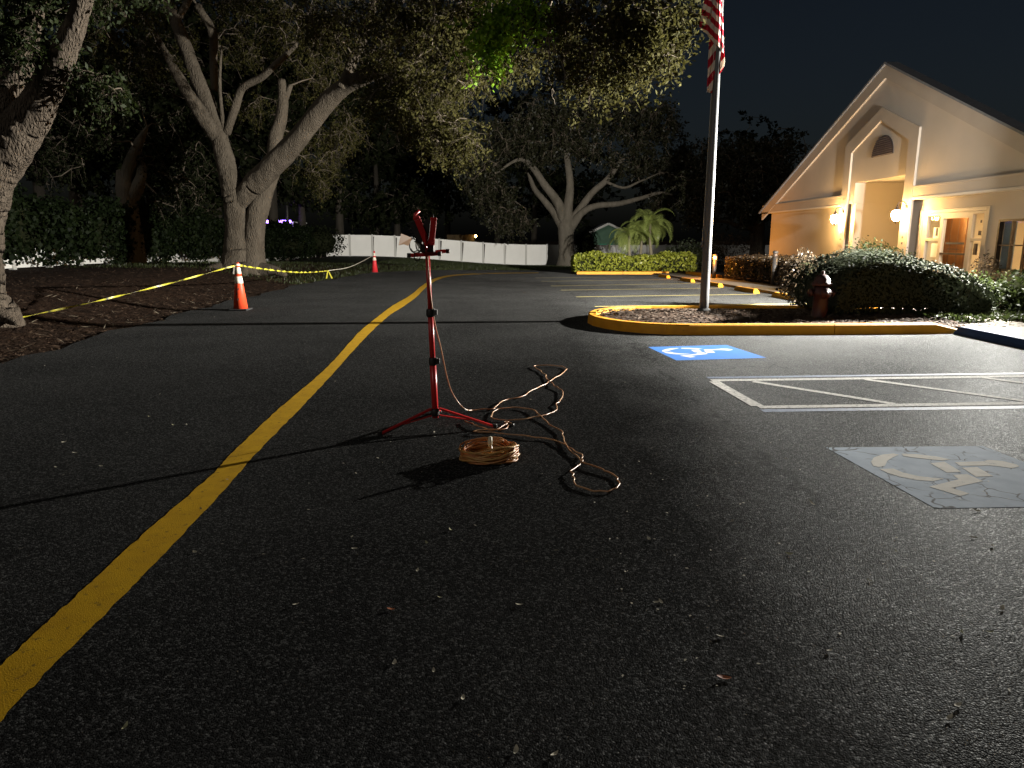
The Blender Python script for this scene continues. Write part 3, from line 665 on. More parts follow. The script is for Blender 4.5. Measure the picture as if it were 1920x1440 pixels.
# pentagon surround (pilasters running up into a pointed hood)
def band(outer, inner, x0, x1):
    m_ = MB(); n = len(outer)
    for i in range(n - 1):
        m_.prism_x([outer[i], outer[i + 1], inner[i + 1], inner[i]], x0, x1)
    return m_
outer = [(19.35, 0.0), (19.35, 4.33), (21.42, 5.16), (23.5, 4.38), (23.5, 0.0)]
inner = [(19.80, 0.0), (19.80, 4.06), (21.42, 4.80), (23.08, 4.10), (23.08, 0.0)]
ob("hood_surround", band(outer, inner, 10.555, 10.615), M['trim'], bld)
# eave bands, with a shadow lip on top
mb = MB()
for (a, b) in ((23.505, 30.8), (13.2, 19.345)):
    mb = MB(); mb.box(10.565, 10.618, a, b, 2.56, 2.84); mb.box(10.548, 10.565, a, b, 2.80, 2.842); ob("eave_band", mb, M['trim'], bld)
mb = MB(); mb.box(10.55, 10.82, EY, 19.34, 2.50, 2.558); ob("soffit", mb, M['soffit'], bld)
mb = MB(); mb.box(10.55, 10.7, 23.51, 30.8, 2.50, 2.558); ob("soffit", mb, M['soffit'], bld)
# rake boards
mb = MB()
def rake(y0, y1, w_, x0, x1, drop=0.0):
    mb.prism_x([(y0, roof_z(y0) - drop), (y1, roof_z(y1) - drop), (y1, roof_z(y1) - drop - w_), (y0, roof_z(y0) - drop - w_)], x0, x1)
rake(RY, LY, 0.36, 10.55, 10.617, 0.0); rake(EY, RY, 0.36, 10.55, 10.617, 0.0)
ob("rake_board", mb, M['trim'], bld)
rf = MB(); 
rf.prism_x([(RY, RZ + 0.005), (LY + 0.25, roof_z(LY + 0.25) + 0.005), (LY + 0.25, roof_z(LY + 0.25) + 0.06), (RY, RZ + 0.07)], 10.49, 10.86)
rf.prism_x([(EY - 0.25, roof_z(EY - 0.25) + 0.005), (RY, RZ + 0.005), (RY, RZ + 0.07), (EY - 0.25, roof_z(EY - 0.25) + 0.06)], 10.49, 10.86)
rf.box(10.83, 24, 13.3, 19.74, 2.565, 2.72); rf.box(13.36, 24, 19.741, 22.91, 2.565, 2.72); rf.box(10.91, 24, 22.911, 30.0, 2.565, 2.72); rf.box(10.83, 13.36, 19.741, 22.91, 3.31, 3.42)
ob("roof", rf, M['roof'], bld)
# half-round louver
lv = MB(); cy, cz, rr = 21.24, 3.82, 0.60
pts = [(cy + rr * math.cos(PI * k / 20), cz + rr * 0.92 * math.sin(PI * k / 20)) for k in range(21)]
lv.prism_x(pts, 10.605, 10.63); vent = ob("louver_vent", lv, M['ink'], bld)
for k in range(9):
    z = cz + 0.02 + k * 0.058; hw = rr * math.sqrt(max(0, 1 - ((z - cz) / (rr * 0.92)) ** 2)) - 0.02
    if hw > 0.05:
        m_ = MB(); m_.add([(10.602, cy - hw, z + 0.045), (10.602, cy + hw, z + 0.045), (10.57, cy + hw, z), (10.57, cy - hw, z), (10.60, cy - hw, z - 0.006), (10.60, cy + hw, z - 0.006)],
                          [(0, 1, 2, 3), (3, 2, 5, 4)])
        ob("louver_blade", m_, M['louver'], vent)
# recessed entrance wall with door and window openings
XE = 10.8
DY0, DY1, DZ1 = 16.58, 19.12, 2.12; WY0, WY1, WZ0, WZ1 = 14.1, 16.14, 0.79, 1.91
mb = MB()
mb.box(XE, XE + 0.15, DY1, 19.74, 0, 2.56); mb.box(XE, XE + 0.15, DY0, DY1, DZ1, 2.56); mb.box(XE, XE + 0.15, WY1, DY0, 0, 2.56)
mb.box(XE, XE + 0.15, WY0, WY1, WZ1, 2.56); mb.box(XE, XE + 0.15, WY0, WY1, 0, WZ0); mb.box(XE, XE + 0.15, 13.2, WY0, 0, 2.56); mb.box(XE + 0.15, 24, 13.2, 13.35, 0, 2.56)
ob("entrance_wall", mb, M['stucco'], bld)
dr = MB()
dr.box(XE - 0.02, XE + 0.1, DY0 - 0.10, DY0 - 0.001, 0, DZ1 + 0.10); dr.box(XE - 0.02, XE + 0.1, DY1 + 0.001, DY1 + 0.16, 0, DZ1 + 0.10); dr.box(XE - 0.02, XE + 0.1, DY0, DY1, DZ1 + 0.001, DZ1 + 0.10)
door = ob("door_unit", dr, M['casing'], bld, bevel=0.01)
def rail(y0, y1, z0, z1, m='casing', par=door, x0=XE - 0.01, x1=XE + 0.08, nm="rail"):
    b_ = MB(); b_.box(x0, x1, y0, y1, z0, z1); return ob(nm, b_, M[m], par)
def pane(y0, y1, z0, z1, par, x=XE + 0.035):
    b_ = MB(); b_.box(x, x + 0.008, y0, y1, z0, z1); return ob("pane", b_, M['glass'], par)
for y0, y1 in ((18.92, 19.118), (18.22, 18.34), (17.06, 17.20), (16.582, 16.66)): rail(y0, y1, 0.1, DZ1 - 0.002, nm="stile")
rail(18.342, 18.918, 1.44, 1.50); rail(16.662, 17.058, 1.44, 1.50); rail(18.342, 18.918, 0.60, 0.68); rail(16.662, 17.058, 0.60, 0.68)
rail(18.342, 18.918, 2.06, 2.118); rail(16.662, 17.058, 2.06, 2.118); rail(17.202, 18.218, 1.98, 2.118)
rail(17.202, 18.218, 1.10, 1.15, 'bronze', nm="push_bar"); rail(17.202, 18.218, 0.1, 0.3)
for y0, y1, z0, z1 in ((18.342, 18.918, 0.69, 1.43), (18.342, 18.918, 1.51, 2.05), (16.662, 17.058, 0.69, 1.43), (16.662, 17.058, 1.51, 2.05), (17.202, 18.218, 0.3, 1.09), (17.202, 18.218, 1.16, 1.97), (18.342, 18.918, 0.1, 0.59), (16.662, 17.058, 0.1, 0.59)):
    pane(y0, y1, z0, z1, door)
for (y, z, w_, h_, m) in ((18.52, 1.62, 0.26, 0.30, 'paper'), (18.50, 1.66, 0.09, 0.2, 'ink'), (18.52, 1.2, 0.30, 0.34, 'paper'), (16.80, 1.88, 0.05, 0.06, 'ink'), (16.80, 1.62, 0.10, 0.10, 'ink'), (17.7, 1.38, 0.72, 0.05, 'ink'), (17.76, 1.24, 0.5, 0.012, 'ink')):
    b_ = MB(); b_.box(XE + 0.028 - (0.004 if m == 'ink' else 0), XE + 0.033, y - w_ / 2, y + w_ / 2, z - h_ / 2, z + h_ / 2); ob("notice", b_, M[m], door)
b_ = MB(); b_.box(XE + 0.0275, XE + 0.029, 16.77, 16.83, 1.59, 1.65); ob("notice", b_, M['paper'], door)
b_ = MB(); b_.box(XE - 0.06, XE - 0.015, 16.74, 16.82, 1.12, 1.38); ob("handle", b_, M['bronze'], door)
wn_ = MB()
fr = 0.05
for y0, y1, z0, z1 in ((WY0, WY0 + fr, WZ0, WZ1), (WY1 - fr, WY1, WZ0, WZ1), (WY0 + fr, WY1 - fr, WZ0, WZ0 + fr), (WY0 + fr, WY1 - fr, WZ1 - fr, WZ1)): wn_.box(XE - 0.01, XE + 0.09, y0, y1, z0, z1)
win = ob("window", wn_, M['bronze'], bld)
ycuts = [WY1 - fr, 15.70, 15.28, 14.85, 14.45, WY0 + fr]
for i in range(5):
    for z0, z1 in ((WZ0 + fr, 1.335), (1.365, WZ1 - fr)): pane(ycuts[i + 1] + 0.015, ycuts[i] - 0.015, z0, z1, win)
    if i: rail(ycuts[i] - 0.015, ycuts[i] + 0.015, WZ0 + fr, WZ1 - fr, 'bronze', win, XE, XE + 0.07, "mullion")
for i in range(5): rail(ycuts[i + 1] + 0.016, ycuts[i] - 0.016, 1.335, 1.365, 'bronze', win, XE + 0.002, XE + 0.068, "muntin")
rail(WY0 - 0.08, WY1 + 0.08, WZ0 - 0.08, WZ0 - 0.004, 'trim', win, XE - 0.09, XE - 0.002, "window_sill")
b_ = MB(); b_.box(XE + 0.11, XE + 0.13, 15.72, WY1 - 0.03, WZ0 + 0.03, WZ1 - 0.03); ob("blind", b_, M['blind'], win)
b_ = MB(); b_.box(XE + 0.11, XE + 0.12, 15.71, 15.715, WZ0, WZ1); 
# interior room
rm = MB(); rm.box(14.4, 14.5, 13.36, 19.74, 0.0, 2.56); rm.box(11.0, 14.4, 19.60, 19.73, 0.0, 2.5); rm.box(11.0, 14.4, 13.36, 13.5, 0.0, 2.5)
ob("room_wall", rm, M['interior'], bld)
rm = MB(); rm.box(10.96, 14.5, 13.36, 19.74, 2.46, 2.52); ob("room_ceiling", rm, M['interior'], bld)
rm = MB(); rm.box(10.81, 14.4, 13.5, 19.6, 0.02, 0.1); ob("room_floor", rm, M['floor_in'], bld)
rm = MB(); rm.box(11.35, 11.42, 18.02, 19.3, 0.1, 2.03); wd = ob("inner_door", rm, M['wood'], bld)
for y0 in (18.12, 18.44, 18.76, 19.06):
    b_ = MB(); b_.box(11.336, 11.349, y0, y0 + 0.008, 0.12, 2.0); ob("board_joint", b_, M['floor_in'], wd)
for k, (x, y) in enumerate(((12.3, 15.0), (12.3, 17.4), (11.15, 18.0))):
    b_ = MB(); b_.box(x - 0.12 if k == 2 else x - 0.5, x + 0.12 if k == 2 else x + 0.5, y - 0.5, y + 0.5, 2.44, 2.455); ob("ceiling_light", b_, M['ceiling_lamp'], bld)
# chair seen through the window
ch = empty("slat_chair", (11.6, 15.3, 0.1)); tag(ch, "pale slat-back chair inside, seen through the window", "chair")
b_ = MB(); b_.box(11.4, 11.85, 15.1, 15.55, 0.52, 0.57); ob("seat", b_, M['white_trim'], ch)
for (x, y) in ((11.43, 15.13), (11.43, 15.52), (11.82, 15.13), (11.82, 15.52)):
    b_ = MB(); b_.box(x - 0.02, x + 0.02, y - 0.02, y + 0.02, 0.1, 0.52 if x < 11.6 else 1.25); ob("leg", b_, M['white_trim'], ch)
for y in (15.2, 15.28, 15.36, 15.44):
    b_ = MB(); b_.box(11.81, 11.83, y - 0.015, y + 0.015, 0.58, 1.18); ob("slat", b_, M['white_trim'], ch)
b_ = MB(); b_.box(11.8, 11.84, 15.15, 15.5, 1.18, 1.27); ob("top_rail", b_, M['floor_in'], ch)
# plaques on the pilasters
for y, z in ((23.28, 1.55), (19.58, 1.45)):
    b_ = MB(); b_.box(10.547, 10.5545, y - 0.11, y + 0.11, z - 0.28, z + 0.2); pl = ob("plaque", b_, M['trim'], bld)
    for dz in (0.08, -0.08):
        b_ = MB(); b_.box(10.543, 10.5468, y - 0.04, y + 0.04, z + dz - 0.03, z + dz + 0.03); ob("plaque_mark", b_, M['ink'], pl)

def lantern(y, z, label):
    x = 10.555; t = empty("wall_lantern", (x, y, z)); tag(t, label, "lantern", "wall lanterns beside the niche")
    b_ = MB(); b_.lathe((x - 0.001, y, z), [(0.075, 0), (0.07, -0.02), (0.03, -0.03)], 16, 'x'); ob("backplate", b_, M['bronze'], t, smooth=True)
    arc = [(x - 0.03, y, z)] + [(x - 0.13 - 0.11 * math.cos(PI * k / 10), y, z + 0.05 + 0.12 * math.sin(PI * k / 10)) for k in range(10, -1, -1)]
    b_ = MB(); b_.tube(arc, 0.014, 8); ob("arm", b_, M['bronze'], t, smooth=True)
    cx = x - 0.24
    b_ = MB(); b_.lathe((cx, y, z), [(0.02, 0.06), (0.03, 0.03), (0.04, 0.0), (0.06, -0.03), (0.082, -0.06), (0.078, -0.07)], 18); ob("cap", b_, M['bronze'], t, smooth=True)
    b_ = MB(); b_.lathe((cx, y, z), [(0.076, -0.0705), (0.115, -0.105), (0.128, -0.16), (0.122, -0.23), (0.095, -0.30), (0.06, -0.335)], 18); ob("glass_shade", b_, M['lamp_glass'], t, smooth=True)
    b_ = MB(); b_.lathe((cx, y, z), [(0.06, -0.336), (0.05, -0.36), (0.02, -0.385), (0.008, -0.42)], 14); ob("finial", b_, M['bronze'], t, smooth=True)
lantern(23.26, 2.30, "lit carriage lantern on the left pilaster, farther from the door")
lantern(19.56, 2.30, "lit carriage lantern on the right pilaster, nearer the glass door")

# flood light on the building corner that lights the whole lot
fl = empty("flood_light", (10.45, 13.55, 2.49)); tag(fl, "bright flood light on the eave band, outside the right edge", "flood light")
b_ = MB(); b_.box(10.02, 10.549, 13.37, 13.43, 2.66, 2.72); ob("bracket", b_, M['bronze'], fl)
b_ = MB(); b_.box(9.82, 10.02, 13.23, 13.57, 2.60, 2.78); ob("housing", b_, M['bronze'], fl)
b_ = MB(); b_.box(9.805, 9.818, 13.26, 13.54, 2.62, 2.74); ob("lens", b_, M['flood_lens'], fl)
ld = bpy.data.lights.new("flood_lamp", 'SPOT'); ld.energy = FLOOD_W; ld.shadow_soft_size = 0.09; ld.color = (1.0, 0.965, 0.89)
ld.spot_size = math.radians(180); ld.spot_blend = 1.0
lo = bpy.data.objects.new("flood_lamp", ld); COL.objects.link(lo); lo.location = FLOOD_POS
lo.rotation_euler = Vector((0.94, -0.34, -0.02)).to_track_quat('Z', 'Y').to_euler()

ld = bpy.data.lights.new("far_fill_lamp", 'SPOT'); ld.energy = FAR_FILL_W; ld.shadow_soft_size = 0.09; ld.color = (1.0, 0.965, 0.89)
ld.spot_size = math.radians(46); ld.spot_blend = 0.9                # added spot, no known lamp: brightens fence, palms and far hedge
lo = bpy.data.objects.new("far_fill_lamp", ld); COL.objects.link(lo); lo.location = (FLOOD_POS[0], FLOOD_POS[1] + 0.12, FLOOD_POS[2])
lo.rotation_euler = Vector((0.27, -0.96, -0.05)).to_track_quat('Z', 'Y').to_euler()

# ------------------------------------------------------------------ fences
def fence_meshes(w_, h_):
    p = MB(); p.box(-w_ / 2 + 0.06, w_ / 2 - 0.06, -0.02, 0.02, 0.05, h_ - 0.05)
    r = MB(); r.box(-w_ / 2 + 0.06, w_ / 2 - 0.06, -0.035, 0.035, 0, 0.12)
    q = MB(); q.box(-0.08, 0.08, -0.08, 0.08, 0, h_ + 0.02)
    q.add([(-0.1, -0.1, h_ + 0.02), (0.1, -0.1, h_ + 0.02), (0.1, 0.1, h_ + 0.02), (-0.1, 0.1, h_ + 0.02), (0, 0, h_ + 0.09)], [(0, 1, 4), (1, 2, 4), (2, 3, 4), (3, 0, 4), (3, 2, 1, 0)])
    out = []
    for nm, m_ in (("panel", p), ("rail", r), ("post", q)):
        me = bpy.data.meshes.new(nm); me.from_pydata(m_.v, [], m_.f); me.materials.append(M['vinyl_post'] if nm == 'post' else M['vinyl']); out.append(me)
    return out
def fence(name, pts, pitch, h_, label):
    t = empty(name, (pts[0][0], pts[0][1], gzf(*pts[0]))); tag(t, label, "fence")
    mp, mr, mq = fence_meshes(pitch, h_)
    for a, b in zip(pts[:-1], pts[1:]):
        a = Vector(a); b = Vector(b); n = round((b - a).length / pitch); rz = math.atan2(b.y - a.y, b.x - a.x)
        for i in range(n):
            c = a.lerp(b, (i + 0.5) / n); e0, e1 = a.lerp(b, i / n), a.lerp(b, (i + 1) / n); z0_, z1_ = gzf(e0.x, e0.y), gzf(e1.x, e1.y); z = (z0_ + z1_) / 2
            for o_ in [inst("panel", mp, (c.x, c.y, z), rz, t)] + [inst("rail", mr, (c.x, c.y, z + k_), rz, t) for k_ in (0.05, h_ - 0.17)]: o_.rotation_euler = (0, -math.atan2(z1_ - z0_, (e1 - e0).length), rz)
            q = a.lerp(b, i / n); inst("post", mq, (q.x, q.y, gzf(q.x, q.y) - 0.05), rz, t)
    q = pts[-1]; inst("post", mq, (q[0], q[1], gzf(*q) - 0.05), 0, t)
    return t
fence("vinyl_fence", [(-15.4, 60.2), (4.9, 63.0), (26.0, 66.0)], 1.83, 1.83, "white vinyl privacy fence across the end of the driveway")
fence("boundary_fence", [(-16.3, 16.0), (-16.0, 58.5)], 1.83, 1.7, "white boundary fence half hidden behind ivy at left")

# ------------------------------------------------------------------ vegetation builders
def smooth_limb(pts, rads, sub=7, wob=0.0):
    C = catmull([tuple(p) for p in pts], sub); R = np.interp(np.linspace(0, len(pts) - 1, len(C)), range(len(pts)), rads)
    out = []
    for i, c in enumerate(C):
        out.append(Vector(c) + Vector((random.gauss(0, 1), random.gauss(0, 1), random.gauss(0, 0.5))) * R[i] * wob)
    return out, list(R)
def make_tree(name, label, base, limbs, blobs, bark, leafm, L=0.085, W=0.04, per=60, twig=0.55, link_r=0.022, seed=1, cat="tree", group=None, extra=None, sides=12, droop=0.35, tube_n=4, bare=0, ridge=0.0, lsub=7):
    rng = np.random.default_rng(seed); random.seed(seed)
    t = empty(name, base); tag(t, label, cat, group)
    nodes = []; tr = MB()
    for i, (pts, rads) in enumerate(limbs):
        P, R = smooth_limb(pts, rads, lsub, 0.012); tr.tube(P, R, sides + 4, True, 0.045, ridge)
        nodes += [tuple(p) for p, r in zip(P, R) if r < 0.6 * max(rads) or i > 0]
    ob("trunk", tr, bark, t, smooth=True)
    cl = []; which = []
    for bi, (c, rad, n) in enumerate(blobs):
        u = unit(rng.normal(size=(n, 3))); rr = rng.uniform(0, 1, (n, 1)) ** 0.45
        cl.append(np.array(c)[None] + u * rr * np.array(rad)[None]); which += [bi] * n
    cl = np.concatenate(cl); which = np.array(which)
    N = np.array(nodes) if nodes else np.array([base])
    d0 = np.min(np.linalg.norm(cl[:, None, :] - N[None, ::2, :], axis=2), 1); order = np.argsort(d0)
    br = MB(); nodesA = np.zeros((len(N) + len(cl), 3)); nodesA[:len(N)] = N; cnt = len(N)
    for i in order:
        c = cl[i]; dd = np.linalg.norm(nodesA[:cnt] - c, axis=1); j = int(np.argmin(dd)); a = nodesA[j]; ln = dd[j]
        mid = (a + c) / 2 + rng.normal(0, 0.12, 3) * ln + np.array([0, 0, 0.08 * ln]); r0 = link_r * (0.6 + 0.5 * rng.random()) * (1.6 if j < len(N) else 0.8)
        if ln > 0.05: br.tube([a, mid, c], [r0, r0 * 0.7, r0 * 0.4], tube_n, False)
        nodesA[cnt] = c; cnt += 1
    # leafy twigs round every cluster
    k = len(cl); nt_ = 5
    d = unit(rng.normal(size=(k * nt_, 3))); d[:, 2] -= droop * rng.uniform(0, 1.5, k * nt_); d = unit(d)
    s = np.repeat(cl, nt_, 0); ln = twig * rng.uniform(0.5, 1.25, (k * nt_, 1))
    e = s + d * ln; e[:, 2] -= droop * ln[:, 0] * 0.5
    side = unit(np.cross(d, rng.normal(size=d.shape))) * link_r * 0.28
    nn = np.cross(side, d)
    TV = np.stack([s - side, s + side, e, s - nn, s + nn, e], 1).reshape(-1, 3)
    tv0 = len(br.v); idx = np.arange(len(TV)).reshape(-1, 3) + tv0
    br.v.extend(map(tuple, TV)); br.f.extend(map(tuple, idx)); ob("branches", br, M['twig'], t)
    m_ = max(1, per // nt_)
    tt = rng.uniform(0.25, 1.05, (k * nt_, m_, 1)); C = s[:, None, :] + (e - s)[:, None, :] * tt + rng.normal(0, 0.10 * twig, (k * nt_, m_, 3))
    wch = np.repeat(which, nt_); 
    if bare: keep = rng.random(k * nt_) > bare; C = C[keep]; wch = wch[keep]
    special = np.isin(wch, extra[1]) if extra else np.zeros(len(wch), bool)
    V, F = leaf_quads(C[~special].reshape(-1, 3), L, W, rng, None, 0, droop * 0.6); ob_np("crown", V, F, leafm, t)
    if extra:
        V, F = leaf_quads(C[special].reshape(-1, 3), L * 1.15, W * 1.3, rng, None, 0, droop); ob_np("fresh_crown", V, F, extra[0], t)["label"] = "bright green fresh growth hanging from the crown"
    return t
def bl(px, py, Y, rx, ry, rz, n): return (tuple(P3(px, py, Y)), (rx, ry, rz), n)

# T1: near tree at the left edge
Y1 = 11.2
b1 = G(-40, 596); b1 = Vector((P3(-40, 590, Y1).x, Y1, gzf(P3(-40, 590, Y1).x, Y1)))
limbs = [([b1 + Vector((0, 0, -0.15)), P3(-52, 560, Y1), P3(-54, 500, Y1), P3(-52, 430, Y1), P3(-40, 360, Y1), P3(-18, 310, Y1)], [0.62, 0.46, 0.42, 0.40, 0.41, 0.38]),
         ([P3(-30, 335, Y1), P3(22, 268, Y1), P3(66, 205, Y1 - 0.1), P3(100, 140, Y1 - 0.2), P3(130, 75, Y1 - 0.25), P3(153, 10, Y1 - 0.3), P3(165, -60, Y1 - 0.4), P3(190, -180, Y1 - 0.8)], [0.36, 0.32, 0.25, 0.20, 0.155, 0.125, 0.11, 0.08]),
         ([P3(-24, 320, Y1), P3(2, 240, Y1 + .1), P3(22, 170, Y1 + .2), P3(46, 80, Y1 + .3), P3(68, -20, Y1 + .5), P3(82, -150, Y1 + .6)], [0.33, 0.26, 0.22, 0.18, 0.15, 0.1]),
         ([P3(150, 10, Y1), P3(190, -10, Y1 + 1), P3(235, 30, Y1 + 2)], [0.07, 0.05, 0.03]),
         ([b1 + Vector((0.15, -0.05, 0.30)), b1 + Vector((0.50, -0.2, 0.10)), b1 + Vector((0.80, -0.3, -0.03))], [0.17, 0.11, 0.03])]
blobs = [bl(35, 70, Y1 - .4, .42, .3, .42, 14), bl(60, 85, Y1 - .5, .3, .3, .10, 5), bl(165, 140, Y1 - .2, .4, .3, .10, 6), bl(205, 170, Y1 - .2, .30, .3, .08, 7), bl(10, 10, Y1 - .2, .7, .5, .3, 22), bl(110, -90, Y1, 1.8, 1.6, .7, 90), bl(60, -150, Y1 + 2, 2.5, 2.5, 1.0, 100), bl(300, -140, Y1 + 3, 2.5, 2.0, .8, 80)]
make_tree("oak_tree", "near oak at the left edge with deeply furrowed forked trunk", b1, limbs, blobs, M['bark_near'], M['near_leaf'], 0.075, 0.04, 60, 0.4, 0.016, 3, group="oak trees round the lot", droop=0.5, sides=60, ridge=0.02, lsub=16)

# T2: big forked oak with the limb that overhangs the lane
Y2 = 26.0
xb = P3(460, 495, Y2).x; b2 = Vector((xb, Y2, gzf(xb, Y2)))
limbs = [([b2 + Vector((-0.25, 0, -0.2)), P3(447, 470, Y2), P3(446, 420, Y2), P3(440, 370, Y2), P3(432, 335, Y2), P3(421, 295, Y2), P3(411, 255, Y2)], [0.70, 0.52, 0.42, 0.41, 0.38, 0.32, 0.27]),
         ([P3(440, 402, Y2), P3(457, 371, Y2 - .08), P3(480, 342, Y2 - .2), P3(512, 310, Y2 - .5), P3(560, 258, Y2 - 1), P3(610, 195, Y2 - 1.6), P3(650, 160, Y2 - 2.2), P3(700, 138, Y2 - 3.5), P3(760, 118, Y2 - 5), P3(850, 98, Y2 - 7.2), P3(930, 80, Y2 - 9), P3(1010, 55, Y2 - 10.5), P3(1100, 20, Y2 - 12)],
          [0.22, 0.34, 0.39, 0.38, 0.33, 0.29, 0.25, 0.20, 0.18, 0.14, 0.11, 0.08, 0.05]),
         ([b2 + Vector((0.28, 0, -0.2)), P3(475, 460, Y2), P3(482, 405, Y2), P3(497, 355, Y2 + .2), P3(512, 310, Y2 + .5), P3(516, 262, Y2 + .8), P3(530, 205, Y2 + 1), P3(528, 150, Y2 + 1.2)], [0.48, 0.37, 0.35, 0.32, 0.28, 0.24, 0.20, 0.13]),
         ([P3(528, 205, Y2 + 1), P3(545, 160, Y2 + 1.2)], [0.12, 0.08]),
         ([b2 + Vector((-.25, -.1, .10)), b2 + Vector((-.95, -.45, .08)), b2 + Vector((-1.5, -.7, -.12))], [.3, .2, .08]), ([b2 + Vector((.05, -.2, .10)), b2 + Vector((.25, -.9, .08)), b2 + Vector((.4, -1.4, -.12))], [.3, .2, .08]), ([b2 + Vector((.4, -.05, .10)), b2 + Vector((1.1, -.3, .05)), b2 + Vector((1.6, -.5, -.12))], [.28, .18, .08]),
         ([P3(414, 262, Y2), P3(392, 235, Y2 - .2), P3(362, 190, Y2 - .5), P3(335, 145, Y2 - .8), P3(315, 108, Y2 - 1), P3(290, 60, Y2 - 1.4)], [0.30, 0.27, 0.21, 0.17, 0.12, 0.07]),
         ([P3(408, 245, Y2), P3(390, 195, Y2), P3(366, 140, Y2), P3(345, 80, Y2 + .2), P3(328, 35, Y2 + .4), P3(310, -20, Y2 + .6)], [0.25, 0.27, 0.25, 0.21, 0.20, 0.12]),
         ([P3(332, 35, Y2 + .4), P3(350, 8, Y2 + .6), P3(372, -40, Y2 + .8)], [0.12, 0.11, 0.07]),
         ([P3(420, 250, Y2), P3(415, 200, Y2 - .2), P3(412, 150, Y2 - .3), P3(416, 85, Y2 - .4)], [0.07, 0.06, 0.05, 0.03]),
         ([P3(425, 250, Y2), P3(440, 205, Y2 - .2), P3(455, 165, Y2 - .4), P3(490, 145, Y2 - .7), P3(520, 118, Y2 - 1), P3(558, 82, Y2 - 1.4)], [0.13, 0.14, 0.12, 0.11, 0.10, 0.06]),
         ([P3(402, 170, Y2 + 2), P3(400, 110, Y2 + 2), P3(398, 60, Y2 + 2), P3(370, 10, Y2 + 2)], [0.12, 0.14, 0.16, 0.12]),
         ([P3(640, 165, Y2 - 2.4), P3(672, 90, Y2 - 2.0), P3(692, 40, Y2 - 1.6), P3(706, -10, Y2 - 1.3)], [0.14, 0.17, 0.13, 0.10])]
blobs = [  # overhang across the lane, near end last
    bl(640, 30, 22, 1.8, 1.6, .8, 54), bl(730, 60, 20, 1.6, 1.5, .9, 76), bl(800, 30, 18, 1.4, 1.5, .8, 74), bl(740, 170, 19.5, .95, 1.2, .7, 60), bl(800, 215, 19, .85, 1.2, .9, 70), bl(850, 260, 18.5, .7, .9, .55, 34),
    bl(850, 130, 17.3, .9, 1.0, .6, 50), bl(860, 40, 16.6, 1.0, 1.0, .6, 44), bl(965, 95, 15, .65, .7, .35, 28), bl(1060, 35, 14.2, .9, 1.0, .45, 40), bl(1150, 40, 13.6, .9, .85, .45, 42), bl(1225, 45, 13.2, .65, .7, .42, 34), bl(1085, 110, 13.8, .45, .5, .45, 26), bl(1180, 110, 13.3, .35, .4, .28, 16), bl(1250, 100, 13.2, .22, .3, .18, 8), bl(1135, 140, 13.5, .22, .3, .2, 9), bl(1265, 30, 13.2, .3, .4, .25, 14),
    bl(1100, -70, 13.5, 1.2, .8, .3, 20), bl(950, -70, 15, 1.8, 1.2, .5, 50),
    bl(925, 40, 14.3, .26, .2, .36, 26), bl(985, 22, 14.1, .26, .2, .16, 14), bl(912, 80, 14.4, .16, .15, .16, 8),
    # upper dark crown on the left
    bl(240, 70, 29.5, 2.6, 2, 1.3, 60), bl(420, 0, 29.5, 3.0, 2, 1.0, 60), bl(590, 60, 28.5, 1.8, 2, 1.4, 70), bl(300, 110, 25.2, .8, .8, .7, 18), bl(480, 90, 29.5, 1.6, 1.5, .9, 34), bl(600, 150, 29, 1.2, 1.5, 1.0, 36), bl(470, 190, 29, .9, 1.2, .6, 14), bl(590, 290, 29.5, 1.3, 1.5, 1.5, 66), bl(640, 240, 29.5, .9, 1.2, 1.1, 34), bl(250, 20, 24.5, 1.0, 1, .6, 22)]
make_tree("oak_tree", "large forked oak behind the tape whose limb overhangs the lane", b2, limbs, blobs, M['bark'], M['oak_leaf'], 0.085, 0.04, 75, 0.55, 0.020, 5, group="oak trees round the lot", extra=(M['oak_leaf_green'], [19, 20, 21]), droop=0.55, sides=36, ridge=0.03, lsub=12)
# bare hanging twigs of the overhang, seen against the dark
def hanging(px0, py0, Y, L0, n, spread, tree):
    m_ = MB(); r_ = random.Random(px0)
    for k in range(n):
        p = P3(px0 + r_.uniform(-spread, spread), py0, Y + r_.uniform(-.4, .4)); pts = [p]; d = Vector((r_.uniform(-.3, .3), r_.uniform(-.3, .3), -1))
        ln = L0 * r_.uniform(0.4, 1.0)
        for s in range(6):
            d = (d + Vector((r_.gauss(0, .28), r_.gauss(0, .28), -.1))).normalized(); p = p + d * ln / 6; pts.append(p)
            if s > 1:
                e = p + Vector((r_.gauss(0, 1), r_.gauss(0, 1), -.6)).normalized() * ln * 0.22; m_.tube([p, (p + e) / 2 + Vector((r_.gauss(0, .02), 0, 0)), e], [0.006, 0.004, 0.002], 4, False)
        m_.tube(pts, [0.014, 0.012, 0.010, 0.008, 0.006, 0.004, 0.003], 5, False)
    ob("hanging_twigs", m_, M['twig'], tree)
t2 = bpy.data.objects["oak_tree.001"]
hanging(1032, 70, 13.8, 1.35, 7, 16, t2); hanging(752, 170, 19.3, 1.6, 8, 30, t2); hanging(1090, 90, 13.6, 0.9, 5, 40, t2); hanging(660, 60, 20, 1.6, 6, 60, t2)

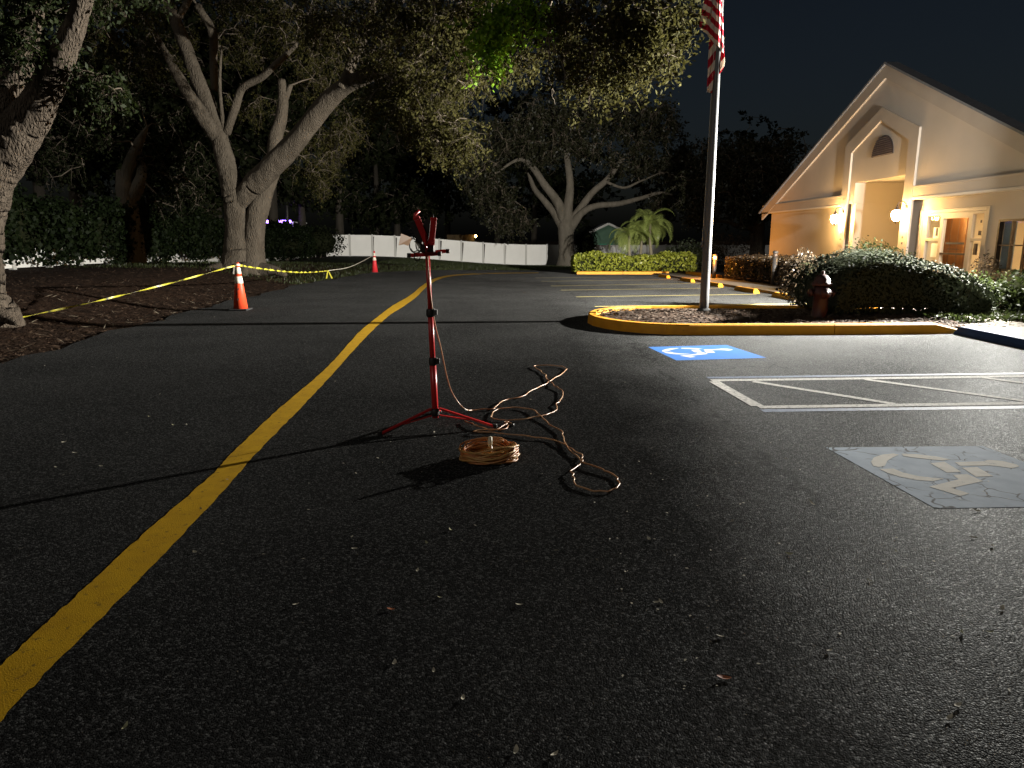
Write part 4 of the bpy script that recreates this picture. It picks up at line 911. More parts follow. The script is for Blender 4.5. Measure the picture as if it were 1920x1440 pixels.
# T3: oak in front of the white fence
Y3 = 58.0
xb = P3(1062, 495, Y3).x; b3 = Vector((xb, Y3, gzf(xb, Y3)))
limbs = [([b3 + Vector((0, 0, -0.3)), P3(1063, 480, Y3), P3(1061, 450, Y3), P3(1062, 425, Y3), P3(1064, 395, Y3), P3(1069, 345, Y3), P3(1062, 290, Y3), P3(1058, 240, Y3)], [0.95, 0.66, 0.62, 0.66, 0.42, 0.30, 0.22, 0.1]),
         ([P3(1058, 415, Y3), P3(1046, 380, Y3), P3(1020, 345, Y3), P3(995, 310, Y3), P3(970, 300, Y3 - 1), P3(930, 325, Y3 - 1.5)], [0.42, 0.36, 0.30, 0.24, 0.13, 0.06]),
         ([P3(1055, 425, Y3), P3(1040, 400, Y3 + .5), P3(1022, 378, Y3 + 1), P3(1000, 350, Y3 + 1.5), P3(985, 300, Y3 + 2)], [0.40, 0.30, 0.26, 0.2, 0.1]),
         ([P3(1066, 425, Y3), P3(1085, 395, Y3), P3(1112, 360, Y3), P3(1140, 335, Y3), P3(1165, 300, Y3)], [0.40, 0.30, 0.26, 0.22, 0.16]),
         ([P3(1066, 432, Y3), P3(1090, 400, Y3 - .4), P3(1118, 386, Y3 - .6), P3(1160, 382, Y3 - 1), P3(1200, 372, Y3 - 1.4), P3(1235, 362, Y3 - 1.8), P3(1262, 366, Y3 - 2)], [0.40, 0.27, 0.24, 0.20, 0.16, 0.12, 0.06]),
         ([P3(1138, 342, Y3), P3(1170, 352, Y3 - .5), P3(1200, 340, Y3 - .8), P3(1235, 325, Y3 - 1)], [0.12, 0.10, 0.08, 0.04])]
blobs = [bl(930, 370, 57, 2.0, 2, 1.5, 70), bl(905, 320, 57, 1.8, 2, 1.6, 60), bl(950, 260, 58, 2.6, 2.5, 1.6, 80), bl(1040, 220, 58, 3.2, 3, 1.8, 110), bl(1130, 210, 58, 3.4, 3, 2.0, 120), bl(1220, 240, 57, 3.0, 3, 2.0, 110), bl(1270, 310, 57, 1.8, 2, 1.6, 60), bl(1180, 300, 58, 2.6, 2, 1.2, 56), bl(1010, 280, 58, 2.2, 2, 1.0, 44), bl(1240, 380, 57, 1.4, 1.5, 1.0, 34), bl(955, 410, 57, 1.6, 1.5, 1.0, 40), bl(1090, 270, 58, 2.4, 2, 1.0, 44)]
make_tree("oak_tree", "spreading oak with pale trunk standing before the white fence", b3, limbs, blobs, M['bark_far'], M['far_leaf'], 0.20, 0.11, 60, 0.9, 0.05, 9, group="oak trees round the lot", droop=0.5)
# T4: tree behind the building's far corner
Y4 = 50.0
xb = P3(1418, 480, Y4).x; b4 = Vector((xb, Y4, gzf(xb, Y4)))
limbs = [([b4 + Vector((0, 0, -.3)), P3(1420, 470, Y4), P3(1419, 440, Y4), P3(1422, 415, Y4), P3(1430, 380, Y4), P3(1440, 330, Y4)], [0.7, 0.52, 0.48, 0.5, 0.32, 0.2]),
         ([P3(1417, 440, Y4), P3(1408, 428, Y4 - .3), P3(1385, 425, Y4 - .6), P3(1365, 416, Y4 - 1), P3(1340, 415, Y4 - 1.4)], [0.26, 0.22, 0.17, 0.13, 0.07])]
blobs = [bl(1400, 330, 49, 3.0, 3, 1.8, 120), bl(1330, 350, 49, 2.4, 2.5, 1.6, 90), bl(1410, 385, 48, 1.6, 1.6, 1.0, 50), bl(1310, 400, 49, 1.4, 1.5, 1.1, 46), bl(1450, 300, 50, 2.6, 3, 2.0, 70), bl(1360, 290, 51, 2.6, 3, 1.6, 70)]
make_tree("oak_tree", "leafy tree behind the far corner of the building", b4, limbs, blobs, M['bark_far'], M['far_leaf'], 0.17, 0.10, 64, 0.8, 0.04, 13, group="oak trees round the lot", droop=0.4)
# T5: dim tree with a cut fork in the dark behind the left trees
Y5 = 30.0
xb = P3(245, 490, Y5).x; b5 = Vector((xb, Y5, gzf(xb, Y5)))
limbs = [([b5 + Vector((0, 0, -.3)), P3(246, 460, Y5), P3(240, 400, Y5), P3(236, 350, Y5), P3(228, 318, Y5)], [0.6, 0.5, 0.42, 0.40, 0.2]),
         ([P3(236, 350, Y5), P3(245, 305, Y5), P3(262, 265, Y5), P3(276, 238, Y5)], [0.32, 0.24, 0.18, 0.06]),
         ([P3(240, 380, Y5), P3(258, 350, Y5), P3(266, 325, Y5), P3(262, 285, Y5 + 1)], [0.34, 0.25, 0.2, 0.1])]
blobs = [bl(150, 220, 30, 2.6, 2, 2.0, 80), bl(240, 150, 31, 3, 3, 1.6, 80), bl(330, 330, 31, 1.6, 1.6, 2.2, 60), bl(100, 300, 30, 1.6, 1.6, 1.2, 40)]
make_tree("oak_tree", "dim tree with a stubby cut fork in the dark left of the big oak", b5, limbs, blobs, M['bark_far'], M['dark_leaf'], 0.13, 0.075, 60, 0.7, 0.03, 17, group="oak trees round the lot")

# dark background trees beyond the fences
def back_tree(px, py_top, py_bot, Y, rx, label, seed, leafm='dark_leaf', n=170, cat="tree"):
    c = P3(px, (py_top + py_bot) / 2, Y); h = (P3(px, py_top, Y).z - P3(px, py_bot, Y).z) / 2; b = Vector((c.x, Y, gzf(c.x, Y)))
    limbs = [([b + Vector((0, 0, -.3)), b + Vector((.1, 0, 1.2)), Vector((c.x + .2, Y, c.z - h * .3)), Vector((c.x, Y + .3, c.z + h * .4))], [0.5, 0.38, 0.25, 0.08])]
    r_ = random.Random(seed); blobs = []
    for k in range(6):
        a = r_.uniform(0, 6.28); blobs.append(((c.x + math.cos(a) * rx * .55, Y + math.sin(a) * rx * .5, c.z + r_.uniform(-.5, .5) * h), (rx * .55, rx * .5, h * .5), n // 6))
    make_tree("background_tree", label, b, limbs, blobs, M['bark_dark'], M[leafm], 0.42, 0.26, 46, 1.2, 0.05, seed, cat, "dark trees beyond the fences")
BT = ((700, 150, 430, 80, 8.0, "tall black tree beyond the fence directly above the work light"), (835, 190, 430, 88, 8.5, "tall black tree beyond the fence between work light and oak"), (490, -60, 300, 52, 8.0, "tall dark tree crown above the fork of the large oak"),
      (260, -90, 260, 50, 8.0, "tall dark tree crown at upper left between the two oaks"), (40, -60, 330, 46, 7.0, "tall dark tree crown at the upper left corner"), (625, 60, 400, 64, 7.0, "tall dark tree right of the large oak's rear stem"), (930, 120, 420, 92, 9.0, "tall dark tree far behind the overhanging limb"))
for k, (a, b, c, d, e, f) in enumerate(BT): back_tree(a, b, c, d, e, f, 80 + k, n=230)
back_tree(740, 330, 440, 72, 5.0, "dim rounded tree beyond the fence left of the work light", 21, n=150)
back_tree(1000, 230, 430, 86, 9.0, "tall dark tree far behind the fence and the spreading oak", 22)
back_tree(1330, 210, 430, 82, 9.0, "tall dark tree behind the flagpole", 23, n=200)
back_tree(560, 300, 430, 62, 5.0, "dark tree behind the court pole at left", 24, n=150)
back_tree(120, 60, 400, 40, 6.5, "tall dark tree behind the ivy at far left", 25, n=220)
back_tree(390, 120, 420, 44, 6.5, "tall dark tree behind the large forked oak", 26, n=220)

# ivy-covered hedge along the left boundary
def hedge_surface(fn, n, nrm_fn, L, W, leafm, parent, rng, nmix=0.35, jit=0.05):
    P = np.array([fn(rng) for _ in range(n)])
    C, Nn = P[:, :3], P[:, 3:6]; C = C + rng.normal(0, jit, C.shape)
    V, F = leaf_quads(C, L, W, rng, Nn, nmix); return ob_np("foliage", V, F, leafm, parent)
iv = empty("ivy_hedge", (-15.2, 32, 0.3)); tag(iv, "dark ivy hedge covering the white fence along the left boundary", "hedge")
def ivy_pt(rng):
    y = rng.uniform(17, 57); z0 = gzf(-15, y); u = rng.random(); bulge = 0.25 * math.sin(y * 1.3) + 0.18 * math.sin(y * 3.1 + 1)
    h = 2.15 + 0.25 * math.sin(y * 0.9) + 0.2 * math.sin(y * 2.3)
    if u < 0.8:
        z = rng.uniform(0, 1) ** 0.75; cut = 0.10 + 0.11 * math.sin(y * 1.7) + 0.07 * math.sin(y * 4.1)
        z = max(z, cut + 0.10 * rng.random())
        return (-15.55 + bulge * math.sin(PI * min(1, z)) + rng.uniform(-.25, .1), y, z0 + z * h, 1, -0.3, 0.3)
    return (rng.uniform(-16.4, -15.3), y, z0 + h + rng.uniform(-.1, .15), 0.3, 0, 1)
rngI = np.random.default_rng(31); hedge_surface(ivy_pt, 42000, None, 0.14, 0.11, M['ivy'], iv, rngI, 0.3, 0.07)
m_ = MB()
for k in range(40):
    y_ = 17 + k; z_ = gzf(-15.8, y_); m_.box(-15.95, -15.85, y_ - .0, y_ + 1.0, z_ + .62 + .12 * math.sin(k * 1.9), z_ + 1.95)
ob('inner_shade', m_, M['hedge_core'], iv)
# dark shrub closing the gap at the end of the boundary fence
def shrub(name, label, c, rad, n, L, W, leafm, seed, cat="shrub", group=None, stems=4, core=True, zc=0.0):
    rng = np.random.default_rng(seed); b = Vector((c[0], c[1], gzf(c[0], c[1]) + zc)); t = empty(name, b); tag(t, label, cat, group)
    m_ = MB(); r_ = random.Random(seed)
    for k in range(stems):
        a = r_.uniform(0, 6.28); m_.tube([b + Vector((0, 0, -.1)), b + Vector((.2 * rad[0] * math.cos(a), .2 * rad[1] * math.sin(a), rad[2] * .8)), b + Vector((.5 * rad[0] * math.cos(a), .5 * rad[1] * math.sin(a), rad[2] * 1.5))], [.025, .018, .006], 5)
    ob("stems", m_, M['twig'], t)
    u = unit(rng.normal(size=(n, 3))); rr = rng.uniform(0.62, 1.03, (n, 1)); lump = 1 + 0.10 * np.sin(u[:, :1] * 6 + seed) + 0.08 * np.sin(u[:, 1:2] * 9 + u[:, 2:3] * 7)
    C = np.array([b.x, b.y, b.z + rad[2]]) + u * rr * lump * np.array(rad)
    keep = C[:, 2] > b.z + 0.05; V, F = leaf_quads(C[keep], L, W, rng, u[keep], 0.35); ob_np("foliage", V, F, leafm, t)
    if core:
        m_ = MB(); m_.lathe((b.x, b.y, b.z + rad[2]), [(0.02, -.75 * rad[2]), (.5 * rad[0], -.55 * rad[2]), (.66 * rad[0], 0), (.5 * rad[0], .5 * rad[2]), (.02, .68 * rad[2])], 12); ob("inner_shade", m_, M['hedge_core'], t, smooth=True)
    return t
shrub("dark_bush", "dark bush overlapping the left end of the white fence", (-15.0, 56.5, 0), (1.9, 1.6, 1.25), 2600, 0.16, 0.09, M['dark_leaf'], 41, "bush")
shrub("dark_bush", "dark low bush behind the large oak and purple roof", (-15.6, 50.0, 0), (2.2, 1.8, 0.95), 2600, 0.15, 0.09, M['ivy'], 42, "bush")

# ------------------------------------------------------------------ hedges on the right
def box_hedge(name, label, x0, x1, y0, y1, hfun, n, L, W, leafm, seed, zbase=0.0, stems=6, rnd=0.12, core_in=0.14, zlow=0.10, cat="hedge", nmix=0.35, group=None):
    rng = np.random.default_rng(seed); cx, cy = (x0 + x1) / 2, (y0 + y1) / 2; b = Vector((cx, cy, gzf(cx, cy) + zbase)); t = empty(name, b); tag(t, label, cat, group)
    zb = lambda x, y: gzf(x, y) + zbase
    # weights by area
    A = [(x1 - x0) * 1.0, (x1 - x0) * 1.0, (y1 - y0) * 1.0, (y1 - y0) * 1.0, (x1 - x0) * (y1 - y0) * 1.2]; A = np.array(A) / sum(A)
    P = []
    for f in rng.choice(5, n, p=A):
        u, v = rng.random(), rng.random(); 
        if f < 2:
            x = x0 + (x1 - x0) * u; y = y0 if f == 0 else y1; nn = (0, -1 if f == 0 else 1, 0.25)
        elif f < 4:
            y = y0 + (y1 - y0) * u; x = x0 if f == 2 else x1; nn = (-1 if f == 2 else 1, 0, 0.25)
        else:
            x = x0 + (x1 - x0) * u; y = y0 + (y1 - y0) * v; nn = (0, 0, 1)
        h = hfun((x - x0) / (x1 - x0), (y - y0) / (y1 - y0)); lump = 0.05 * math.sin(x * 5 + seed) + 0.05 * math.sin(y * 6 + x * 3)
        if f < 4:
            z = zlow * h + (1 - zlow) * h * v; r = rnd * max(0, (v - 0.72) / 0.28) ** 2 + 0.10 * max(0, (0.3 - v) / 0.3)
            x -= nn[0] * (r + abs(rng.normal(0, .06)) - lump); y -= nn[1] * (r + abs(rng.normal(0, .06)) - lump)
        else:
            ex = min(x - x0, x1 - x, y - y0, y1 - y); z = h - rnd * max(0, 1 - ex / 0.25) ** 2 - abs(rng.normal(0, .05)) + lump
        P.append((x, y, zb(x, y) + z) + nn)
    P = np.array(P); Nn = unit(P[:, 3:6]); V, F = leaf_quads(P[:, :3] + rng.normal(0, .015, (n, 3)), L, W, rng, Nn, nmix); ob_np("foliage", V, F, leafm, t)
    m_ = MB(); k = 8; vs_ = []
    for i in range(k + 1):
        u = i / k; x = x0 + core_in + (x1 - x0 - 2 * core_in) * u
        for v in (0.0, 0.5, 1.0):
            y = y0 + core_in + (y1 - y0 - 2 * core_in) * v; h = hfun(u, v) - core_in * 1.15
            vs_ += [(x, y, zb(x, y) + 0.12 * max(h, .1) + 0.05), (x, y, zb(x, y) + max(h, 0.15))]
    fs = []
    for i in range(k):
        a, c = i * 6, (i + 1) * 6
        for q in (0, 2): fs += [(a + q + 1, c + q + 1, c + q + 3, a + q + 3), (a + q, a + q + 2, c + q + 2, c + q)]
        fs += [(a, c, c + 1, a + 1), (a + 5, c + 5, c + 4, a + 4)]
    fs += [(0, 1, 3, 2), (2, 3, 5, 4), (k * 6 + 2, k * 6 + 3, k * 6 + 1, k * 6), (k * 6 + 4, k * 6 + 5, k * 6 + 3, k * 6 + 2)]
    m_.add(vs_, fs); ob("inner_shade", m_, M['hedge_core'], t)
    m_ = MB(); r_ = random.Random(seed)
    for i in range(stems):
        x = x0 + (x1 - x0) * (i + .5) / stems; y = r_.uniform(y0 + .2, y1 - .2); m_.tube([(x, y, zb(x, y) - .05), (x + r_.uniform(-.1, .1), y, zb(x, y) + .2), (x + r_.uniform(-.2, .2), y, zb(x, y) + .45)], [.022, .018, .012], 5)
    ob("stems", m_, M['twig'], t); return t
def big_h(u, v):
    prof = np.interp(u, [0, 0.06, 0.16, 0.28, 0.5, 0.75, 0.9, 1.0], [0.66, 0.90, 1.03, 1.07, 1.0, 0.82, 0.62, 0.40]); return float(prof)
box_hedge("sheared_hedge", "big sheared hedge sloping down to the right on the island, dark front and lit top", 5.55, 8.30, 12.15, 14.0, big_h, 26000, 0.048, 0.028, M['hedge_leaf'], 51, 0.17, 7, 0.16, 0.12, 0.05, nmix=0.8)
shrub("red_shrub", "rounded reddish shrub behind the left end of the big sheared hedge", (6.15, 15.2, 0), (0.48, 0.5, 0.60), 2600, 0.06, 0.035, M['red_leaf'], 52, zc=0.05)
shrub("round_shrub", "round-topped shrub before the lit niche, behind the big hedge", (8.95, 17.9, 0), (0.95, 0.9, 0.68), 3200, 0.07, 0.04, M['bright_leaf'], 53, zc=0.1)
box_hedge("clipped_hedge", "long clipped hedge between sidewalk and wall, yellow-lit far end", 8.75, 9.75, 19.0, 29.6, lambda u, v: 0.92, 15000, 0.065, 0.04, M['red_leaf'], 54, 0.08, 4, 0.1, 0.14, 0.05)
box_hedge("yellow_hedge", "low yellow-green hedge behind the far yellow kerb", 3.3, 9.6, 37.6, 39.6, lambda u, v: 0.92 + 0.1 * math.sin(u * 9), 9000, 0.13, 0.08, M['yellow_leaf'], 55, 0.1, 8, 0.15, 0.2, 0.05)
shrub("bed_shrub", "leafy shrub below the window at the right edge", (9.65, 12.9, 0), (1.0, 0.8, 0.46), 3000, 0.075, 0.045, M['bright_leaf'], 56, zc=0.05)
shrub("bed_shrub", "small leafy shrub between the big hedge and the right edge", (8.75, 13.6, 0), (0.65, 0.7, 0.40), 1800, 0.07, 0.04, M['bright_leaf'], 57, zc=0.05)
shrub("bed_shrub", "tall thin shrub against the wall below the window", (10.2, 15.5, 0), (0.28, 0.5, 0.55), 900, 0.06, 0.03, M['red_leaf'], 58, core=False, zc=0.05)
shrub("far_shrub", "grey-green shrub behind the orange path light", (10.6, 42.5, 0), (1.9, 1.5, 0.9), 2600, 0.14, 0.08, M['hedge_leaf'], 59, group=None)
shrub("far_shrub", "loose brownish bush above the orange path light", (12.6, 42.0, 0), (1.7, 1.4, 1.15), 2000, 0.13, 0.05, M['red_leaf'], 60, core=False)
shrub("cypress_shrub", "narrow dark evergreen right of the spreading oak's trunk", (6.1, 60.0, 0), (1.0, 0.9, 1.75), 2600, 0.16, 0.07, M['dark_leaf'], 61, core=True)
# low ground cover at the end of the island
def cover_pt():
    x, y = random.uniform(6.9, 9.8), random.uniform(11.5, 13.4); return (x, y, gzf(x, y) + 0.19 if x < 7.3 else gzf(x, y) + 0.16)
random.seed(5)
C = np.array([cover_pt() for _ in range(2600)]); C[:, 2] += RNG.uniform(0, 0.10, len(C)); V, F = leaf_quads(C, 0.06, 0.035, RNG, np.tile([[0, 0, 1.0]], (len(C), 1)), 0.4)
tag(ob_np("ground_cover", V, F, M['bright_leaf']), "low ground cover and leaf litter at the right end of the island", "ground cover", kind="stuff")

# palms
def palm(px, pyb, py_crown, Y, label, seed, nf=15, fl_=1.7):
    r_ = random.Random(seed); x = P3(px, pyb, Y).x; b = Vector((x, Y, gzf(x, Y) + 0.05)); top = P3(px + r_.uniform(-8, 14), py_crown, Y + r_.uniform(-.3, .3))
    t = empty("palm_tree", b); tag(t, label, "palm", "palms behind the yellow-green hedge")
    m_ = MB(); pts = [b.lerp(top, k / 6) + Vector((0.08 * math.sin(k * .6 + seed), 0, 0)) for k in range(7)]; m_.tube(pts, [.14, .11, .10, .09, .085, .08, .07], 9, True, .05); ob("trunk", m_, M['palm_trunk'], t, smooth=True)
    for k in range(nf):
        a = 2 * PI * k / nf + r_.uniform(-.25, .25); el = r_.uniform(-0.25, 1.45); ln = fl_ * r_.uniform(.8, 1.15); P = []; p = pts[-1].copy(); e = el
        for s in range(13):
            P.append(p.copy()); p = p + Vector((math.cos(a) * math.cos(e), math.sin(a) * math.cos(e), math.sin(e))) * ln / 12; e -= 0.12 + 0.11 * s / 12 + 0.04 * el
        V_ = []; F_ = []
        f_ = MB(); f_.tube(P, [.018 - .0012 * i for i in range(13)], 4, False)
        for s in range(1, 13):
            tdir = (P[s] - P[s - 1]).normalized(); sd = tdir.cross(Vector((0, 0, 1))).normalized(); up = sd.cross(tdir)
            for q in range(3):
                bp_ = P[s - 1].lerp(P[s], q / 3)
                for sg in (-1, 1):
                    l_ = ln * 0.30 * math.sin(PI * min(1, (s + q / 3) / 13 * .85 + .12)); dr_ = (sd * sg * .8 + tdir * .55 + up * .05 + Vector((0, 0, -.5))).normalized()
                    mid = bp_ + (sd * sg * .8 + tdir * .5 + up * .25).normalized() * l_ * .5; tip = mid + dr_ * l_ * .5; wv = tdir * 0.011
                    o_ = len(f_.v); f_.v += [tuple(bp_ - wv), tuple(bp_ + wv), tuple(mid + wv * 1.3), tuple(mid - wv * 1.3), tuple(tip)]; f_.f += [(o_, o_ + 1, o_ + 2, o_ + 3), (o_ + 3, o_ + 2, o_ + 4)]
        ob("frond", f_, M['palm_leaf'], t)
palm(1222, 480, 420, 44.0, "tallest palm in the clump, right of the green house", 71, 22, 1.9)
palm(1186, 480, 440, 43.6, "shorter palm at the left of the clump", 72, 18, 1.7)
palm(1204, 482, 437, 45.0, "middle palm half hidden between the other two", 73, 17, 1.7)

# ------------------------------------------------------------------ houses and lights beyond the fences
gh = empty("green_house", tuple(P3(1137, 470, 80))); c = P3(1137, 470, 80); tag(gh, "green gabled house with pale rake boards behind the fence", "house")
zr = P3(1140, 421, 80).z; ze = P3(1108, 437, 80).z; x0_, x1_ = P3(1105, 440, 80).x, P3(1178, 440, 80).x; xm = P3(1140, 430, 80).x
m_ = MB(); m_.add([(x0_, 80, -2), (x1_, 80, -2), (x1_, 80, ze), (xm, 80, zr), (x0_, 80, ze), (x0_, 88, -2), (x1_, 88, -2), (x1_, 88, ze), (xm, 88, zr), (x0_, 88, ze)], [(0, 1, 2, 3, 4), (5, 9, 8, 7, 6), (0, 4, 9, 5), (1, 6, 7, 2)]); ob("wall", m_, M['green_wall'], gh)
m_ = MB(); 
for xa, za in ((x0_ - .3, ze - .12), (x1_ + .3, ze - .12)): m_.add([(xa, 79.7, za), (xm, 79.7, zr + .06), (xm, 88.2, zr + .06), (xa, 88.2, za), (xa, 79.7, za + .1), (xm, 79.7, zr + .18), (xm, 88.2, zr + .18), (xa, 88.2, za + .1)], [(0, 1, 2, 3), (4, 7, 6, 5), (0, 4, 5, 1), (2, 6, 7, 3), (0, 3, 7, 4)])
ob("roof", m_, M['roof'], gh)
m_ = MB(); m_.bar((x0_ - .3, 79.66, ze - .1), (xm, 79.66, zr + .08), .06, .22); m_.bar((xm, 79.655, zr + .08), (x1_ + .3, 79.655, ze - .1), .06, .22); ob("rake_board", m_, M['white_trim'], gh)
p = P3(1136, 461, 79.9); m_ = MB(); m_.box(p.x - .7, p.x + .7, 79.82, 79.98, p.z - .25, p.z + .22); ob("awning", m_, M['green_bin'], gh)
# purple-lit carport roof and court pole
p = P3(524, 413, 62); cp = empty("carport", (p.x, 62, 0)); tag(cp, "carport roof with its purple light put in as a glowing box behind the hedge at left", "carport")
m_ = MB(); m_.box(p.x - 1.6, p.x + 1.5, 61.0, 65, p.z - .22, p.z - .14); ob("roof", m_, M['white_trim'], cp)
m_ = MB(); m_.box(p.x - 1.4, p.x + 1.3, 60.80, 60.98, p.z - .26, p.z - .02); ob("glow_box", m_, M['purple_glow'], cp)  # added glowing box in place of the purple-lit roof top, not a lamp
for xx in (p.x - 1.45, p.x + 1.35): m_ = MB(); m_.box(xx - .06, xx + .06, 61.1, 61.22, gzf(xx, 61) - .1, p.z - .225); ob("post", m_, M['white_trim'], cp)
p0 = P3(538, 430, 60); p1 = P3(536, 325, 60); bp_ = empty("utility_pole", (p0.x, 60, gzf(p0.x, 60))); tag(bp_, "dark pole with a short arm above the purple roof", "pole")
m_ = MB(); m_.tube([(p0.x, 60, -.1), (p1.x, 60, p1.z)], [.14, .10], 10); ob("shaft", m_, M['black'], bp_, smooth=True)
pa = P3(520, 328, 60); m_ = MB(); m_.tube([(p1.x, 59.95, p1.z - .12), (pa.x, 59.95, pa.z)], .04, 8); ob("arm", m_, M['pole'], bp_)
# small porch with a bulb beyond the fence
p = P3(872, 445, 72); pt = empty("porch", (p.x, 72, gzf(p.x, 72))); tag(pt, "tan porch wall with a small glowing bulb beyond the fence", "porch")
m_ = MB(); m_.box(p.x - 1.8, p.x + .9, 72, 74, -1.5, p.z + .25); ob("wall", m_, M['tan_wall'], pt)
q = P3(892, 443, 71.6); m_ = MB(); m_.lathe((q.x, 71.7, q.z), [(.02, -.12), (.09, -.05), (.1, .03), (.05, .12)], 10); ob("bulb", m_, M['porch_lamp'], pt)
m_ = MB(); m_.box(q.x - .03, q.x + .03, 71.7, 72.0, q.z + .1, q.z + .14); ob("bulb_arm", m_, M['bronze'], pt)

# ------------------------------------------------------------------ path lights
def bollard(x, y, zb_, h, lit, label):
    t = empty("bollard_light", (x, y, zb_)); tag(t, label, "path light", "bollard path lights by the sidewalk")
    m_ = MB(); m_.lathe((x, y, zb_), [(.085, -.05), (.085, h - .22)], 14); ob("post", m_, M['black'], t, smooth=True)
    m_ = MB(); m_.lathe((x, y, zb_), [(.075, h - .219), (.075, h - .08)], 14); ob("lens", m_, M['orange_lamp'] if lit else M['bronze'], t, smooth=True)
    if lit:
        l_ = bpy.data.lights.new("path_lamp", 'POINT'); l_.energy = 260; l_.color = (1.0, 0.40, 0.06); l_.shadow_soft_size = 0.06
        lo_ = bpy.data.objects.new("path_lamp", l_); COL.objects.link(lo_); lo_.location = (x - .22, y - .22, zb_ + h + .02)
    m_ = MB(); m_.lathe((x, y, zb_), [(.095, h - .079), (.095, h - .03), (.05, h)], 14); ob("cap", m_, M['black'], t, smooth=True)
bollard(8.42, 29.9, gzf(8.42, 29.9) + 0.1, 0.98, True, "glowing orange path light seen beside the flagpole")
bollard(8.62, 23.6, gzf(8.6, 23.6) + 0.1, 1.12, False, "dark unlit bollard light standing in the clipped hedge")

# ------------------------------------------------------------------ flagpole and flag
FY = 12.95; fx = P3(1319, 592, FY).x
fp = empty("flagpole", (fx, FY, 0.18)); tag(fp, "tall tapered aluminium flagpole on the island", "flagpole")
m_ = MB(); zs = np.linspace(0.15, 8.5, 24); m_.tube([(fx, FY, z) for z in zs], list(np.interp(zs, [0, 2.5, 8.5], [.082, .072, .03])), 20); ob("shaft", m_, M['pole'], fp, smooth=True)
m_ = MB(); m_.lathe((fx, FY, 0.15), [(.17, 0), (.17, .03), (.12, .06), (.10, .10)], 20); ob("base_collar", m_, M['pole'], fp, smooth=True)
m_ = MB(); m_.lathe((fx, FY, 8.5), [(.03, 0), (.07, .05), (.08, .1), (.05, .16), (.01, .18)], 14); ob("finial", m_, M['pole'], fp, smooth=True)
m_ = MB(); m_.bar((fx - .1, FY - .02, 1.33), (fx - .1, FY - .02, 1.5), .02, .02); m_.box(fx - .12, fx - .08, FY - .04, FY, 1.38, 1.42); ob("cleat", m_, M['pole'], fp)
m_ = MB(); m_.tube([(fx - .1, FY - .03, 1.42), (fx - .085, FY - .03, 3.0), (fx - .07, FY - .03, 5.0), (fx - .05, FY - .03, 8.4)], .004, 5); ob("halyard", m_, M['string'], fp)
def flag_mat():
    m = mat("flag_cloth", (0.62, 0.52, 0.44), None, rough=0.75, spec=0.2); N = m.node_tree.nodes; L = m.node_tree.links; b = N["Principled BSDF"]
    at = N.new("ShaderNodeAttribute"); at.attribute_name = "stripe"
    fr_ = N.new("ShaderNodeMath"); fr_.operation = 'FRACT'; L.new(at.outputs["Fac"], fr_.inputs[0])
    gt = N.new("ShaderNodeMath"); gt.operation = 'GREATER_THAN'; gt.inputs[1].default_value = 0.5; L.new(fr_.outputs[0], gt.inputs[0])
    mx = N.new("ShaderNodeMix"); mx.data_type = 'RGBA'; L.new(gt.outputs[0], mx.inputs["Factor"]); mx.inputs["A"].default_value = (0.48, 0.016, 0.035, 1); mx.inputs["B"].default_value = (0.80, 0.70, 0.60, 1)
    L.new(mx.outputs["Result"], b.inputs["Base Color"])
    tr = N.new("ShaderNodeBsdfTranslucent"); ms = N.new("ShaderNodeMixShader"); ms.inputs[0].default_value = 0.3; L.new(mx.outputs["Result"], tr.inputs[0])
    L.new(b.outputs[0], ms.inputs[1]); L.new(tr.outputs[0], ms.inputs[2]); L.new(ms.outputs[0], N["Material Output"].inputs[0]); return m
M['flag'] = flag_mat()
FV, FF, FS = [], [], []
def flag_sheet(rows_, s_fn, y_off, amp, ph, ncol=36):
    o_ = len(FV); nr = len(rows_)
    for (py, xl, xr, sk) in rows_:
        for k in range(ncol + 1):
            u = k / ncol; px = xl + (xr - xl) * u; pyy = py + sk * u
            P = P3(px, pyy, FY + y_off); P.y += amp * math.sin(u * 13 + ph + py * 0.02) * (0.4 + 0.6 * u) + amp * .5 * math.sin(u * 29 + py * .05)
            FV.append(P); FS.append(s_fn(px, pyy))
    for r in range(nr - 1):
        for k in range(ncol):
            a = o_ + r * (ncol + 1) + k; FF.append((a, a + 1, a + ncol + 2, a + ncol + 1))
def rows_from(tab, n=26):
    ys_ = np.linspace(tab[0][0], tab[-1][0], n); T = np.array(tab, float); return [(y, np.interp(y, T[:, 0], T[:, 1]), np.interp(y, T[:, 0], T[:, 2]), np.interp(y, T[:, 0], T[:, 3])) for y in ys_]
up_s = lambda x, y: (y - (0.42 * (x - 1312) + 0.012 * (x - 1312) ** 2)) / 24.5 + 0.43
lo_s = lambda x, y: (y + (1.25 if x < 1342 else 1.15) * (x - 1328)) / (33.0) + (0.62 if x < 1342 else 0.18)
flag_sheet(rows_from([(-160, 1336, 1348, 0), (-90, 1330, 1350, 4), (-30, 1322, 1353, 10), (0, 1320, 1354, 14), (20, 1316, 1356, 20), (40, 1313, 1357, 34), (51, 1311.5, 1357, 48)]), up_s, -0.06, 0.022, 0)
flag_sheet(rows_from([(-20, 1334, 1350, 0), (40, 1332, 1355, 4), (70, 1330, 1356.5, 6), (95, 1328.5, 1358, 2), (118, 1327, 1358.5, 0), (128, 1327, 1356, 0), (143, 1326.5, 1346, 0), (160, 1325.5, 1343, 4), (173, 1326, 1341, 4)]), lo_s, -0.025, 0.018, 1.7)
me = bpy.data.meshes.new("flag"); c = FV[0].copy(); me.from_pydata([tuple(p - c) for p in FV], [], FF); me.update()
at = me.attributes.new("stripe", 'FLOAT', 'POINT'); at.data.foreach_set("value", FS)
